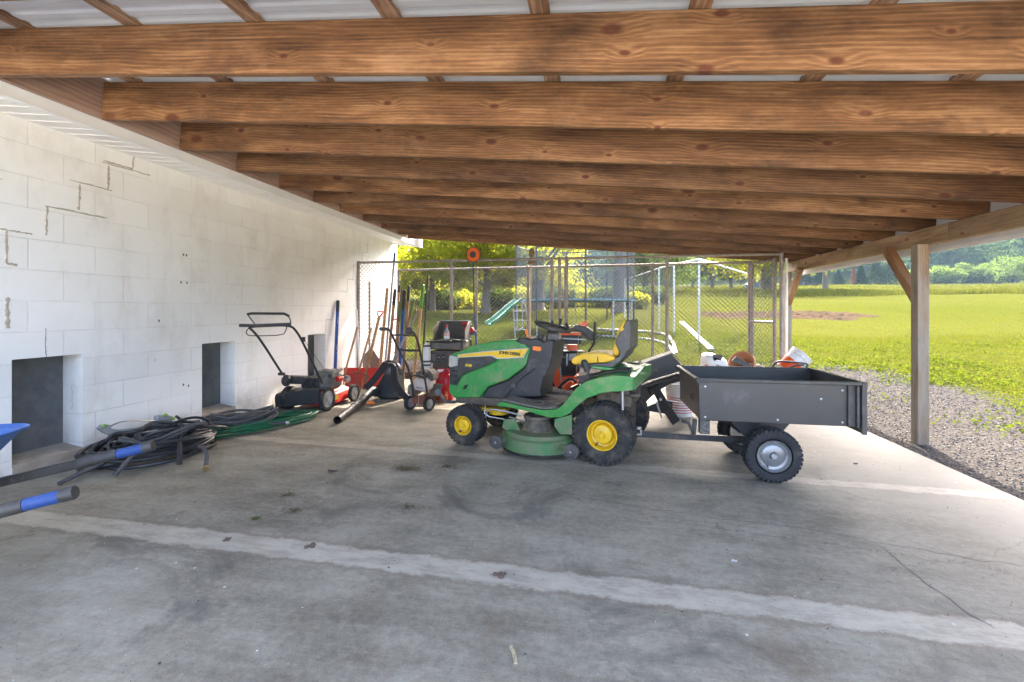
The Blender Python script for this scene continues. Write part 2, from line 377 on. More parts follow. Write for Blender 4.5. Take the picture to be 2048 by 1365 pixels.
def ground_mat():
    t = NT('ground'); co = t.coord(); s = t.n('SeparateXYZ', {0: co}); x, y = s.outputs[0], s.outputs[1]
    n1 = t.noise(co, .9, 6, .65); n2 = t.noise(co, 6, 8, .7); n3 = t.noise(co, .06, 4, .6); n4 = t.noise(co, 45, 4, .7)
    gr = t.mix(t.ramp(n2.outputs[0], [(.3, 0), (.7, 1)]), (.034,.044,.006), (.074,.078,.014))
    gr = t.mix(t.ramp(n3.outputs[0], [(.4, 0), (.65, 1)]), gr, (.078,.078,.018))
    gr = t.mix(t.math('MULTIPLY', t.ramp(n1.outputs[0], [(.46, 0), (.70, 1)]), .75), gr, (.070,.066,.010))
    gr = t.mix(t.math('MULTIPLY', t.ramp(n4.outputs[0], [(.35, 1), (.55, 0)]), .55), gr, (.018,.032,.005))
    gr = t.mix(t.n('MapRange', {0: t.math('MULTIPLY_ADD', x, .35, y), 1: 208, 2: 222}).outputs[0], gr, (.014,.026,.010))
    gr = t.mix(t.math('MULTIPLY', t.n('MapRange', {0: y, 1: 46, 2: 49}).outputs[0], t.n('MapRange', {0: y, 1: 215, 2: 190}).outputs[0]), gr, (.064,.068,.012))
    vo = t.n('TexVoronoi', {'Vector': co, 'Scale': 42.0})
    gv = t.mix(vo.outputs['Color'], (.045,.042,.040), (.125,.117,.11))
    gv = t.mix(t.ramp(n2.outputs[0], [(.45, 0), (.75, .6)]), gv, (.105,.09,.078))
    gv = t.mix(t.ramp(vo.outputs['Distance'], [(.25, 0), (.6, .75)]), gv, (.035,.03,.027))
    edge = t.math('MAXIMUM', t.math('SUBTRACT', x, 5.35), t.math('SUBTRACT', y, 9.6))
    edge = t.math('ADD', edge, t.math('MULTIPLY_ADD', n1.outputs[0], 2.6, -1.3)); edge = t.math('ADD', edge, t.math('MULTIPLY_ADD', n2.outputs[0], .9, -.45))
    f = t.n('MapRange', {0: edge, 1: -.12, 2: .12}).outputs[0]
    col = t.mix(f, gv, gr)
    b = t.bsdf(Base_Color=col, Roughness=.95); b.inputs['Specular IOR Level'].default_value = .0
    hh = t.math('ADD', t.math('MULTIPLY', n4.outputs[0], .8), t.math('MULTIPLY', vo.outputs['Distance'], -.7))
    t.put(b.inputs['Normal'], t.bump(hh, .8, .03)); return t.m
M_GROUND = ground_mat()
# ------------------------------------------------------------------ ground sheet
def sstep(a, b, x):
    t = np.clip((x-a)/(b-a), 0, 1); return t*t*(3-2*t)
def gz(x, y):
    x, y = np.asarray(x, float), np.asarray(y, float)
    base = -.06+.065*np.maximum(0, y-5.6)*sstep(5.2, 7.5, y)
    base = base-.02*np.maximum(0, y-70)*sstep(60, 140, y)*.3
    hill = (92*sstep(212, 455, y+.35*x)*(.42+.58*sstep(-60, 150, x)))
    bump = .05*np.sin(x*.9+1.3)*np.sin(y*.7)*sstep(9, 16, y)+.25*np.sin(x*.13)*np.sin(y*.11+.5)*sstep(25, 60, y)
    z = base+hill+bump
    under = (x < 2.84) & (y < 8.15) & (y > -12)
    return np.where(under, np.minimum(z, -.09), np.where(y < -5, -.12, z))
def ground():
    xs = np.unique(np.concatenate([np.linspace(-14, 2.8, 22), np.array([2.835, 2.845]), np.linspace(2.9, 16, 30), np.linspace(17, 60, 22), np.linspace(66, 460, 34), np.linspace(-260, -16, 24)]))
    ys = np.unique(np.concatenate([np.linspace(-12, 5, 18), np.linspace(5.2, 8.1, 14), np.array([8.145, 8.16]), np.linspace(8.3, 24, 42), np.linspace(25, 70, 34), np.linspace(74, 560, 52)]))
    X, Y = np.meshgrid(xs, ys); Z = gz(X, Y); V = np.stack([X, Y, Z], -1).reshape(-1, 3)
    nx, ny = len(xs), len(ys); i = np.arange(nx*ny).reshape(ny, nx)
    q = np.stack([i[:-1,:-1], i[:-1,1:], i[1:,1:], i[1:,:-1]], -1).reshape(-1, 4)
    me = bpy.data.meshes.new('ground'); me.from_pydata(V.tolist(), [], q.tolist()); me.materials.append(M_GROUND)
    me.polygons.foreach_set('use_smooth', [True]*len(me.polygons))
    o = bpy.data.objects.new('ground', me); COL.objects.link(o); WM[o.name] = Matrix()
    tag(o, 'sloping green lawn and grey gravel ground around the carport', 'ground'); struct(o)
ground()
b = MB(); b.box2((-16, -34, -.3), (14, -1.42, -.025))  # added unseen behind the camera, bounces sunlight onto wall and rafters
o = b.build('bounce_slab', M('pale bounce slab', (.74,.71,.66), (.66,.63,.58), scale=3, rough=.9, bump=.2, bscale=30), bevel=.01); tag(o, 'broad pale slab added behind the camera to bounce light into the carport', 'bounce_slab'); struct(o)
b = MB(); b.box2((-4.75, -1.40, -.3), (2.87, 8.12, 0.0))
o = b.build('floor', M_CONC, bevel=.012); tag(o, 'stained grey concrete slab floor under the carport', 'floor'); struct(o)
# ------------------------------------------------------------------ block wall with three niches
WX = -4.35
wall = thing('block_wall', 'long white painted block wall with three low niches and white eave trim', 'wall', (WX, 2.7, 0))
def wall_mesh():
    ya, yb, z1, dep = -3.0, 9.58, 2.80, .235
    N = [(2.72, 3.205), (4.42, 4.90), (6.34, 6.81)]; zb, zt = .085, .913
    b = MB(); Q = lambda p: b.add(p, [(0,1,2,3)])
    ys = [ya]+[q for n in N for q in n]+[yb]
    for i in range(len(ys)-1):
        a, c = ys[i], ys[i+1]
        if i % 2 == 0: Q([(WX,a,-.1),(WX,c,-.1),(WX,c,z1),(WX,a,z1)])
        else:
            Q([(WX,a,zt),(WX,c,zt),(WX,c,z1),(WX,a,z1)]); Q([(WX,a,-.1),(WX,c,-.1),(WX,c,zb),(WX,a,zb)])
            x2 = WX-dep
            Q([(WX,a,zb),(WX,a,zt),(x2,a,zt),(x2,a,zb)]); Q([(WX,c,zb),(WX,c,zt),(x2,c,zt),(x2,c,zb)])
            Q([(WX,a,zt),(WX,c,zt),(x2,c,zt),(x2,a,zt)]); Q([(WX,a,zb),(WX,c,zb),(x2,c,zb),(x2,a,zb)])
    Q([(WX,yb,-.1),(WX-.6,yb,-.1),(WX-.6,yb,z1),(WX,yb,z1)]); Q([(WX,ya,-.1),(WX-.6,ya,-.1),(WX-.6,ya,z1),(WX,ya,z1)])
    Q([(WX-.6,ya,-.1),(WX-.6,yb,-.1),(WX-.6,yb,z1),(WX-.6,ya,z1)]); Q([(WX,ya,z1),(WX,yb,z1),(WX-.6,yb,z1),(WX-.6,ya,z1)])
    b.build('wall_face', M_WALL, wall, smooth=False, fixn=False)
    for a, c in N:
        p = MB(); p.box2((WX-dep+.002, a+.004, zb+.03), (WX-dep+.03, c-.004, zt-.004)); p.build('niche_panel', M_SLATE, wall, smooth=False)
        p = MB(); p.prism([(WX-dep+.031, a+.003, zb+.002), (WX-dep+.031, a+.003, zb+.055), (WX+.012, a+.003, zb+.022), (WX+.012, a+.003, zb-.05), (WX+.002, a+.003, zb-.05), (WX+.002, a+.003, zb+.002)], (0, c-a-.006, 0))
        p.build('sill', M_SILL, wall, smooth=False)
wall_mesh()
def crack(pts, w, kind_mat=M_MORT, t=.004):
    """repointed stair-step joint, a thin bed of mortar proud of the paint; pts are picture points on the wall plane"""
    P = [PX(u, v, WX) for u, v in pts]; b = MB()
    for a, c in zip(P, P[1:]):
        n = 12; prev = None; d = (c-a); L = d.length
        side = Vector((0, 0, 1)) if abs(d.y) > abs(d.z) else Vector((0, 1, 0))
        ring = []
        for i in range(n+1):
            p = a+d*(i/n)+side*random.uniform(-.003, .003); ww = w*random.uniform(.35, .95)/2
            ring.append([p+side*ww+Vector((.0005,0,0)), p+side*ww*.6+Vector((t,0,0)), p-side*ww*.6+Vector((t,0,0)), p-side*ww+Vector((.0005,0,0))])
        b.loft(ring)
    return b.build('mortar_joint', kind_mat, wall, smooth=False)
CR = MB()
crack([(268,312),(265,338),(207,322)], .022); crack([(300,351),(205,325)], .014)
crack([(218,332),(216,379)], .03); crack([(224,382),(140,360)], .016); crack([(160,370),(157,421)], .026); crack([(214,437),(91,412)], .018)
crack([(94,413),(92,471)], .02); crack([(64,469),(0,458)], .016); crack([(13,462),(13,527),(34,531)], .024); crack([(15,595),(15,657)], .034)
DK = M('old crack', (.10,.09,.08), (.16,.145,.125), scale=20, rough=.95, bump=.3)
crack([(92,657),(91,692),(93,716)], .007, DK, .002)
crack([(144,772),(144,820)], .012, M_MORT, .003)
for pts in ([(735,488),(735,505),(724,505),(724,528)], [(783,489),(782,503),(774,501),(774,522)], [(707,531),(706,560),(695,558),(694,584),(681,582)], [(664,609),(664,640),(652,640),(651,666)]):
    crack(pts, .008, DK, .002)
for u, v in ((367,510),(373,511),(362,565),(374,566),(367,770),(377,772),(318,642)):
    p = PX(u, v, WX); q = MB(); q.ball(p+Vector((-.002,0,0)), .014, 7, 5, (.35, .8, 1.2)); q.build('anchor_stub', DK, wall)
# soffit, fascia, ledger
b = MB(); P0, P1 = -3.0, 9.32
b.add([(WX+.002,P0,2.765),(WX+.002,P1,2.765),(-3.83,P1,2.705),(-3.83,P0,2.705)], [(0,1,2,3)])
y = P0
while y < P1:                                                        # V-groove beads across the soffit
    b.bar((WX+.004, y, 2.764), (-3.832, y, 2.704), .012, .006); y += .135
b.build('soffit', M_VINYL, wall, smooth=False)
b = MB(); b.box2((-3.83, P0, 2.685), (-3.79, P1, 2.80)); b.box2((-3.79, P0, 2.78), (-3.775, P1, 2.80)); b.box2((-3.79, P0, 2.685), (-3.782, P1, 2.70))
b.build('fascia', M_VINYL, wall, bevel=.003)
b = MB(); b.add([(-3.66,9.325,2.64),(-3.66,9.325,2.95),(-4.4,9.325,3.02),(-4.4,9.325,2.74),(-3.83,9.325,2.67)], [(0,1,2,3,4)]); b.prism([(-3.66,9.2,2.64),(-3.66,9.2,2.95),(-3.70,9.2,2.95),(-3.70,9.2,2.64)], (0,.125,0))
b.build('gable_trim', M_EAVE, wall, smooth=False)
b = MB(); b.box2((-4.9, P0, 3.064), (-3.70, P1, 3.07)); b.build('house_eave', M_VINYL, wall)
# ------------------------------------------------------------------ the carport
SL = math.atan(-.0885)
cp = thing('carport', 'open lean-to carport roof of brown stained rafters on a beam and posts', 'carport', (0, 4.9, 0))
def rz(x, off=0.0): return 2.745-.0885*(x+3.7)+off                    # underside of rafters
RD = .282
YR = [1.55+.662*i for i in range(11)]+[8.64]
def rafter():
    b = MB(); L = (3.52+3.70)/math.cos(SL); b.box((L/2, 0, RD/2), (L, .042, RD)); return b
proto = None
for i, y in enumerate(YR):
    if proto is None:
        proto = rafter().build('rafter', W_RAFT, None, bevel=.004); proto.parent = cp; o = proto
    else:
        o = proto.copy(); COL.objects.link(o); o.parent = cp
    o.location = (-3.70, y-4.9, rz(-3.70)); o.rotation_euler = (0, -SL, 0)
b = MB(); b.box2((-3.745, 1.2, 2.76), (-3.705, 8.66, 3.062)); b.build('ledger_board', W_PLY, cp, smooth=False)
YA, YB = 1.40, 8.72  # near end stops short of the camera so skylight fills the interior
pur = None
for x in (-3.45,-2.66,-1.85,-1.04,-.265,.475,1.225,1.98,2.70,3.42):
    if pur is None:
        b = MB(); b.box((0, 0, .02), (.095, YB-YA, .038)); pur = b.build('purlin', W_PURL, None, bevel=.003); o = pur
    else: o = pur.copy(); COL.objects.link(o)
    o.parent = cp; o.location = (x, (YA+YB)/2-4.9, rz(x, RD+.012)); o.rotation_euler = (0, -SL, 0)
b = MB(); prof = []; y = YA-.03; k = 0                                # ribbed sheet: big and small ribs across the slope
while y < YB+.05:
    hgt = .022 if k % 3 == 0 else .008
    prof += [(y, 0), (y+.018, hgt), (y+.04, hgt), (y+.058, 0)]; y += .1; k += 1
xa, xb = -3.75, 3.62
za, zb = rz(xa, RD+.034), rz(xb, RD+.034)
r0 = [Vector((xa, y, za+h+.003)) for y, h in prof]; r1 = [Vector((xb, y, zb+h+.003)) for y, h in prof]
for j in range(len(prof)-1): b.add([r0[j], r0[j+1], r1[j+1], r1[j]], [(0,1,2,3)])
b.build('roof_sheet', M_ROOF, cp, smooth=False, fixn=False)
b = MB(); b.box2((3.53, YA-.02, 1.905), (3.565, YB+.03, rz(3.55, RD+.04))); b.box2((3.515, YA-.02, 1.90), (3.53, YB+.03, 1.94))
b.build('eave_fascia', M_EAVE, cp, bevel=.003)
BX = 3.30
def bz(x): return rz(x)
b = MB(); b.box2((BX, 1.2, 1.955), (BX+.042, 5.0, rz(BX)-.002)); b.build('beam', W_BEAM, cp, bevel=.004)
b = MB(); b.box2((BX, 5.003, 1.955), (BX+.042, 8.62, rz(BX)-.002)); b.build('beam', W_BEAM, cp, bevel=.004)
b = MB(); b.box2((BX+.045, 1.2, 1.955), (BX+.085, 8.62, rz(BX+.045)-.004)); b.build('beam', W_BEAM, cp, bevel=.004)
blk = None
for y in YR:                                                          # blocks that tie the rafter heels to the beam
    if blk is None:
        b = MB(); b.box((0, 0, .15), (.12, .04, .30)); blk = b.build('tie_block', W_PLY, None, bevel=.003); o = blk
    else: o = blk.copy(); COL.objects.link(o)
    o.parent = cp; o.location = (BX+.095, y+.043-4.9, rz(BX)-.02)
PXc = 3.235
b = MB(); b.box2((PXc-.05, 5.22, -.12), (PXc+.055, 5.325, 1.953)); b.build('post', W_POST, cp, bevel=.007)
b = MB(); b.box2((PXc-.05, 8.45, -.05), (PXc+.055, 8.555, 1.953)); b.build('post', W_POST, cp, bevel=.007)
b = MB(); b.box2((PXc-.05, 1.25, -.12), (PXc+.055, 1.355, 1.953)); b.build('post', W_POST, cp, bevel=.007)
for y0, s in ((5.325, 1), (8.45, -1)):
    def brace(y0, s):
        L = .74; m = MB(); m.box((L/2, 0, 0), (L, .085, .085))
        o = m.build('knee_brace', W_BRACE, None, bevel=.004); o.parent = cp
        o.location = (PXc, y0-.02*s-4.9, 1.40); o.rotation_euler = (0, -R(50), R(90*s))
    brace(y0, s)
# ------------------------------------------------------------------ camera, sky, sun
cam = bpy.data.cameras.new('camera'); co = bpy.data.objects.new('camera', cam); COL.objects.link(co)
cam.sensor_width = 36; cam.lens = F/2048*36; cam.clip_end = 3000; cam.clip_start = .05
cam.shift_y = -(682.5-VH)/2048
co.location = (0, 0, H); co.rotation_euler = (R(90), 0, YAW); SC.camera = co
w = bpy.data.worlds.new('World'); SC.world = w; w.use_nodes = True
nt = w.node_tree; nt.nodes.clear()
SUN_EL, SUN_AZ = R(40), R(11)                                         # azimuth measured from +y towards +x
sky = nt.nodes.new('ShaderNodeTexSky'); sky.sky_type = 'NISHITA'; sky.sun_disc = False
sky.sun_elevation = SUN_EL; sky.sun_rotation = SUN_AZ; sky.air_density = .6; sky.dust_density = 4.8; sky.ozone_density = 0.0
bg = nt.nodes.new('ShaderNodeBackground'); wo = nt.nodes.new('ShaderNodeOutputWorld')
nt.links.new(sky.outputs[0], bg.inputs[0]); nt.links.new(bg.outputs[0], wo.inputs[0]); bg.inputs[1].default_value = .15
sl = bpy.data.lights.new('sun', 'SUN'); sl.energy = 2.0; sl.angle = R(.53); sl.color = (1.0, .94, .84)
so = bpy.data.objects.new('sun', sl); COL.objects.link(so)
dv = Vector((math.sin(SUN_AZ)*math.cos(SUN_EL), math.cos(SUN_AZ)*math.cos(SUN_EL), math.sin(SUN_EL)))
so.rotation_euler = dv.to_track_quat('Z', 'Y').to_euler(); so.location = (5, 20, 20)
SC.view_settings.view_transform = 'Standard'; SC.view_settings.look = 'None'; SC.view_settings.gamma = 1; SC.view_settings.exposure = 3.85
SC.cycles.max_bounces = 10; SC.cycles.diffuse_bounces = 6; SC.cycles.use_denoising = True
SC.cycles.sample_clamp_indirect = .6; SC.cycles.use_light_tree = False; SC.cycles.use_adaptive_sampling = False
# ------------------------------------------------------------------ paints
G_JD = M('green machine paint', (.014,.22,.035), (.010,.17,.028), scale=5, rough=.32, bump=.015, dirt=(.20,.20,.10), damt=.42, dscale=8, coat=.3)
G_DECK = M('worn green deck paint', (.03,.17,.05), (.02,.11,.035), scale=7, rough=.55, bump=.12, bscale=40, dirt=(.19,.165,.10), damt=.75, dscale=7)
Y_JD = M('yellow machine paint', (.72,.46,.012), (.62,.38,.012), scale=6, rough=.38, bump=.02, dirt=(.25,.17,.06), damt=.12, dscale=11, coat=.3)
Y_SEAT = M('yellow seat vinyl', (.70,.43,.015), (.60,.36,.012), scale=5, rough=.5, bump=.06, bscale=160, dirt=(.45,.36,.16), damt=.2, dscale=5)
K_PLA = M('black plastic', (.022,.023,.025), (.035,.036,.038), scale=6, rough=.55, bump=.06, bscale=200, dirt=(.11,.10,.085), damt=.22, dscale=6)
K_MET = M('black painted steel', (.020,.021,.022), (.034,.034,.035), scale=6, rough=.45, bump=.05, dirt=(.12,.085,.06), damt=.25, dscale=9)
K_GRIME = M('greasy chassis', (.035,.030,.025), (.10,.085,.065), scale=22, rough=.8, bump=.5, bscale=50, dirt=(.16,.13,.09), damt=.6, dscale=15)
K_RUB = M('tyre rubber', (.022,.022,.022), (.035,.034,.032), scale=14, rough=.85, bump=.15, bscale=80, dirt=(.125,.10,.07), damt=.42, dscale=9, spec=.3)
K_RUBC = M('clean tyre rubber', (.020,.020,.021), (.032,.032,.033), scale=14, rough=.8, bump=.12, bscale=80, dirt=(.09,.085,.075), damt=.2, dscale=9, spec=.3)
S_RIM = M('silver rim paint', (.52,.53,.54), (.44,.45,.46), scale=7, rough=.3, metal=.55, bump=.02, dirt=(.25,.24,.22), damt=.15)
S_ZINC = M('zinc steel', (.46,.46,.47), (.36,.36,.36), scale=15, rough=.38, metal=.85, bump=.06, dirt=(.20,.13,.08), damt=.2)
G_MAT = M('dirty foot mat', (.13,.115,.095), (.20,.18,.15), scale=26, rough=.9, bump=.5, bscale=70)
K_SHELL = M('charcoal seat shell', (.052,.050,.046), (.075,.071,.064), scale=4, rough=.5, bump=.08, bscale=160, dirt=(.16,.155,.14), damt=.25)
O_TAG = M('orange plastic', (.80,.20,.015), (.70,.16,.012), scale=8, rough=.5)
LENS = M('dusty lamp lens', (.42,.41,.37), (.30,.30,.27), scale=9, rough=.25, bump=.04, dirt=(.22,.20,.15), damt=.4)
W_EDGE = M('silver decal edge', (.42,.45,.47), rough=.4)
K_LET = M('black lettering', (.008,.012,.008), rough=.5, bump=0)
Y_LET = M('yellow lettering', (.72,.52,.02), rough=.5, bump=0)
CLIP = M('dried grass clippings', (.24,.20,.11), (.13,.115,.055), scale=40, rough=1, bump=.8, bscale=60)
# ------------------------------------------------------------------ wheels
def wheel(parent, c, axis, rad, wid, rimr, rim_mat, tyre_mat, tread='turf', n=34, xf=None, dish=.5, name='wheel', spokes=0):
    """wheel > tyre, rim; axis points out of the visible face; c and axis in the frame xf"""
    xf = xf or Matrix(); c = Vector(c); ax = Vector(axis).normalized()
    w = part_empty(name, parent, WM[parent.name].inverted() @ xf @ Matrix.Translation(c))
    b = MB(xf); h = wid/2; rr = rimr
    prof = [(rr*.96, -h*.62), (rr*1.06, -h*.86), (rr+(rad-rr)*.4, -h*1.0), (rr+(rad-rr)*.72, -h*.98), (rad*.945, -h*.86), (rad*.975, -h*.62), (rad*.98, 0), (rad*.975, h*.62), (rad*.945, h*.86), (rr+(rad-rr)*.72, h*.98), (rr+(rad-rr)*.4, h*1.0), (rr*1.06, h*.86), (rr*.96, h*.62)]
    b.lathe(prof, c, ax, seg=56, cap=False)
    _, x, y, _ = frame(Vector((0,0,0)), ax)
    for i in range(n):
        for j, (o, ww, sk) in enumerate(((-.74, .34, .35), (-.26, .3, -.35), (.26, .3, .35), (.74, .34, -.35)) if tread == 'turf' else ((-.55, .5, .5), (.55, .5, -.5))):
            t = 2*math.pi*(i+(.5 if j % 2 else 0))/n
            rd = x*math.cos(t)+y*math.sin(t); tg = ax.cross(rd)
            m = Matrix((tg*math.cos(sk)+ax*math.sin(sk), -tg*math.sin(sk)+ax*math.cos(sk), rd)).transposed()
            drop = rad*(.012 if abs(o) > .5 else 0)
            b.box(c+rd*(rad*.985-drop)+ax*(o*h), (2*math.pi*rad/n*.62, ww*h*1.15, rad*.04), m)
        for s in (-1, 1):                                             # shoulder lugs run down the sidewall
            t = 2*math.pi*(i+.25*s)/n; rd = x*math.cos(t)+y*math.sin(t); tg = ax.cross(rd)
            m = Matrix((tg, ax, rd)).transposed()
            b.box(c+rd*(rad*.925)+ax*(s*h*.9), (2*math.pi*rad/n*.5, h*.16, rad*.10), m)
    b.build('tyre', tyre_mat, w, angle=30)
    b = MB(xf)
    if spokes:
        b.lathe([(rr*.99, h*.3), (rr*1.0, h*.62), (rr*.86, h*.66), (rr*.82, h*.45)], c, ax, seg=40, cap=False)
        b.lathe([(rr*.82, h*.40), (rr*.3, h*.5), (.001, h*.52)], c, ax, seg=40, cap=False)
        for i in range(spokes):
            t = 2*math.pi*i/spokes; rd = x*math.cos(t)+y*math.sin(t); tg = ax.cross(rd)
            m = Matrix((rd, tg, ax)).transposed(); b.box(c+rd*rr*.55+ax*h*.5, (rr*.62, rr*.2, h*.22), m)
        b.cyl(c+ax*h*.4, c+ax*h*.8, rr*.24, rr*.2, 16)
    else:
        for s in ((1,) if dish > 0 else (1, -1)):
            k = abs(dish)
            b.lathe([(rr*.97, h*.3), (rr*1.05, h*.80), (rr*1.04, h*.92), (rr*.97, h*.92), (rr*.90, h*.70), (rr*.86, h*.70-k*h*.55), (rr*.70, h*.66-k*h*.62), (rr*.66, h*.66-k*h*.2), (rr*.60, h*.70-k*h*.1), (rr*.25, h*.72-k*h*.05), (rr*.22, h*.75), (.002, h*.75)], c, ax, seg=48, cap=False)
        b.cyl(c+ax*h*.5, c+ax*h*1.02, rr*.2, rr*.17, 18); b.cyl(c+ax*h*1.0, c+ax*h*1.12, rr*.13, rr*.12, 6)
        d = (x*-.35-y*.8).normalized() if False else Vector((ax.y*.35, -ax.x*.35, -.62)).normalized()
        b.m = 1; b.cyl(c+d*rr*.72+ax*h*.6, c+d*rr*.76+ax*h*1.05, .006, .005, 8)
    b.build('rim', [rim_mat, K_RUB], w, angle=35); return w
# ------------------------------------------------------------------ riding mower
TO = Vector((.174, 4.296, 0)); TH = R(165.7)
TR = Matrix.Translation(TO) @ Matrix.Rotation(TH, 4, 'Z'); TRI = TR.inverted()
tr = thing('riding_mower', 'green and yellow riding lawn mower with a grass-dusted hood', 'lawn mower', TO, TH)
def TL(u, v, t):
    a = TRI @ Vector((0, 0, H)); d = TRI.to_3x3() @ ray(u, v); k = (t-a.y)/d.y
    return a+d*k
def T6(x, y, t): return TL(860+x/3.791, 600+y/3.791, t)
def hs(s): return .2555-.041*s                       # half width of the hood at s
def T6H(x, y, off=0.0):
    t = .21
    for _ in range(6): p = T6(x, y, t); t = hs(p.x)+off
    return p
def both(pts): return [Vector(p) for p in pts], [Vector((p[0], -p[1], p[2])) for p in pts]
def tprism(pts, t1, t0, name, mat, parent=tr, bevel=.008, conv=T6, **k):
    b = MB(TR); a = [conv(x, y, t1) for x, y in pts]; b.prism(a, [Vector((p.x, t0, p.z)) for p in a])
    return b.build(name, mat, parent, bevel=bevel, **k)
# hood
hp = [(148,425),(160,408),(215,388),(300,350),(480,315),(640,305),(700,335),(752,368),(722,500),(690,530),(590,605),(440,660),(375,745),(180,745),(140,700),(140,640),(146,560)]
b = MB(TR); A, B = both([T6H(x, y) for x, y in hp])
def crown(L):                                                         # the top panel is narrower than the belt line
    out = []
    for i, p in enumerate(L):
        q = p.copy(); f = .74 if 1 <= i <= 6 else (.90 if i in (0, 7) else 1.0)
        q.y *= f; out.append(q)
    return out
b.prism(crown(A), crown(B)); hood = b.build('hood', G_JD, tr, bevel=.03, bseg=4, angle=60)
b = MB(TR)
for sgn in (1, -1):
    vent = [(150,520),(232,442),(468,430),(506,456),(430,500),(300,545),(238,575),(205,650),(152,640)]
    a = [T6H(x, y, .002) for x, y in vent]; a = [Vector((p.x, p.y*sgn, p.z)) for p in a]; b.prism(a, (0, .005*sgn, 0))
    for yy in (530, 570, 612):                                        # louvre slots by the nose
        q = [T6H(x, y, .0075) for x, y in ((160,yy),(215-(yy-530)*.15,yy+4),(210-(yy-530)*.15,yy+15),(160,yy+12))]
        b.m = 1; b.prism([Vector((p.x, p.y*sgn, p.z)) for p in q], (0, .004*sgn, 0)); b.m = 0
b.build('side_vent', [K_PLA, K_LET], hood, smooth=False)
b = MB(TR); pt = [T6H(x, y, 0) for x, y in ((146,420),(146,650))]
s0 = pt[0].x; b.prism([Vector((s0+.004, -.15, pt[0].z-.02)), Vector((s0+.004, .15, pt[0].z-.02)), Vector((s0+.004, .165, pt[1].z+.02)), Vector((s0+.004, -.165, pt[1].z+.02))], (.012, 0, 0)); 
for i in range(6): b.box((s0+.018, 0, pt[1].z+.05+i*.028), (.01, .28, .012))
b.build('grille', K_PLA, hood, bevel=.003)
for sgn in (1, -1):
    b = MB(TR); q = [T6H(x, y, .001) for x, y in ((146,432),(158,420),(214,436),(212,498),(160,512),(146,505))]
    q = [Vector((p.x, p.y*sgn, p.z)) for p in q]; b.prism(q, (0, .009*sgn, 0)); b.build('headlight', LENS, hood, bevel=.004)
st = [(216,418),(300,408),(460,392),(722,374),(742,370),(708,432),(520,443),(462,420),(222,434)]
st2 = [(210,416),(300,403),(460,386),(726,367),(750,366),(712,440),(514,450),(458,427),(212,439)]
for sgn in (1, -1):
    b = MB(TR); q = [T6H(x, y, .003) for x, y in st2]; q = [Vector((p.x, p.y*sgn, p.z)) for p in q]; b.prism(q, (0, .003*sgn, 0)); b.build('decal_edge', W_EDGE, hood, smooth=False)
    b = MB(TR); q = [T6H(x, y, .0065) for x, y in st]; q = [Vector((p.x, p.y*sgn, p.z)) for p in q]; b.prism(q, (0, .003*sgn, 0)); b.build('stripe', Y_JD, hood, smooth=False)
def side_text(body, x, y, width, mat, off, bold=0, shear=0, slope=0.0):
    p = T6H(x, y, off); m = Matrix.Translation(p) @ Matrix.Rotation(-.041, 4, 'Z') @ Matrix.Rotation(slope, 4, 'Y') @ Matrix(((-1,0,0,0),(0,0,1,0),(0,1,0,0),(0,0,0,1)))
    text_mesh(body, .05, TR @ m, .0015, shear, bold, 1.0, width).build('lettering', mat, hood, smooth=False, fixn=False)
side_text('JOHN DEERE', 604, 407, .232, K_LET, .0105, .0022, 0, R(-3))
side_text('S140', 290, 498, .078, Y_LET, .0095, .0022, .3, R(-3))
b = MB(TR); q = [T6H(x, y, .001) for x, y in ((248,682),(262,648),(288,640),(274,676))]; b.prism(q, (0, .004, 0)); b.build('hood_slot', K_LET, hood, smooth=False)
# console and dash
con = [(640,312),(670,292),(705,282),(760,300),(800,290),(860,318),(900,300),(935,312),(922,440),(905,520),(860,590),(836,690),(842,738),(700,742),(520,752),(385,748),(440,665),(590,610),(690,535),(722,505),(750,372)]
tprism(con, .18, -.18, 'console', K_PLA, bevel=.02, bseg=3)
tprism([(515,745),(600,640),(640,600),(700,560),(780,515),(790,530),(700,590),(650,640),(600,700),(560,750)], .20, .165, 'console_rib', K_PLA, bevel=.006)
b = MB(TR); p = T6(632,652,.205); b.cyl(p, p+Vector((0,-.03,0)), .028, .03, 20); b.build('cap', K_SHELL, tr, bevel=.004)
tprism([(782,352),(840,358),(842,384),(825,390),(778,380)], .187, .182, 'warning_tag', O_TAG, bevel=0)
b = MB(TR); p = T6(745,290,.12); b.bar(p, T6(733,240,.12), .02, .012); b.ball(T6(732,243,.12), .017, 10, 6, (1,.5,1.4)); b.build('throttle_lever', O_TAG, tr, bevel=.003)
b = MB(TR)
for x, y in ((820,285),(850,278),(865,320)): b.ball(T6(x, y, .06), .02, 10, 6)
b.build('control_knob', K_PLA, tr)
# steering column and wheel
b = MB(TR); b.loft([[T6(x, y, t) for x, y, t in ((880,330,.09),(960,330,.09),(960,330,-.09),(880,330,-.09))], [T6(x, y, t) for x, y, t in ((890,245,.07),(985,255,.07),(985,255,-.07),(890,245,-.07))]])
b.build('steering_column', K_SHELL, tr, bevel=.02)
sw = part_empty('steering_wheel', tr, Matrix()); c = T6(930,206,0); a1, a2 = T6(808,170,0), T6(1052,244,0)
X = (a2-a1).normalized(); Y = Vector((0,1,0)); Zn = X.cross(Y).normalized(); Zn = Zn if Zn.z > 0 else -Zn; rr = (a2-a1).length/2
b = MB(TR); b.tube([c+(X*math.cos(t)+Y*math.sin(t))*rr for t in (2*math.pi*i/40 for i in range(40))], .0165, 10, True); b.build('wheel_rim', K_PLA, sw)
b = MB(TR)
for t in (0, 2.2, 4.1): b.bar(c-Zn*.02, c+(X*math.cos(t)+Y*math.sin(t))*rr*.97, .035, .012)
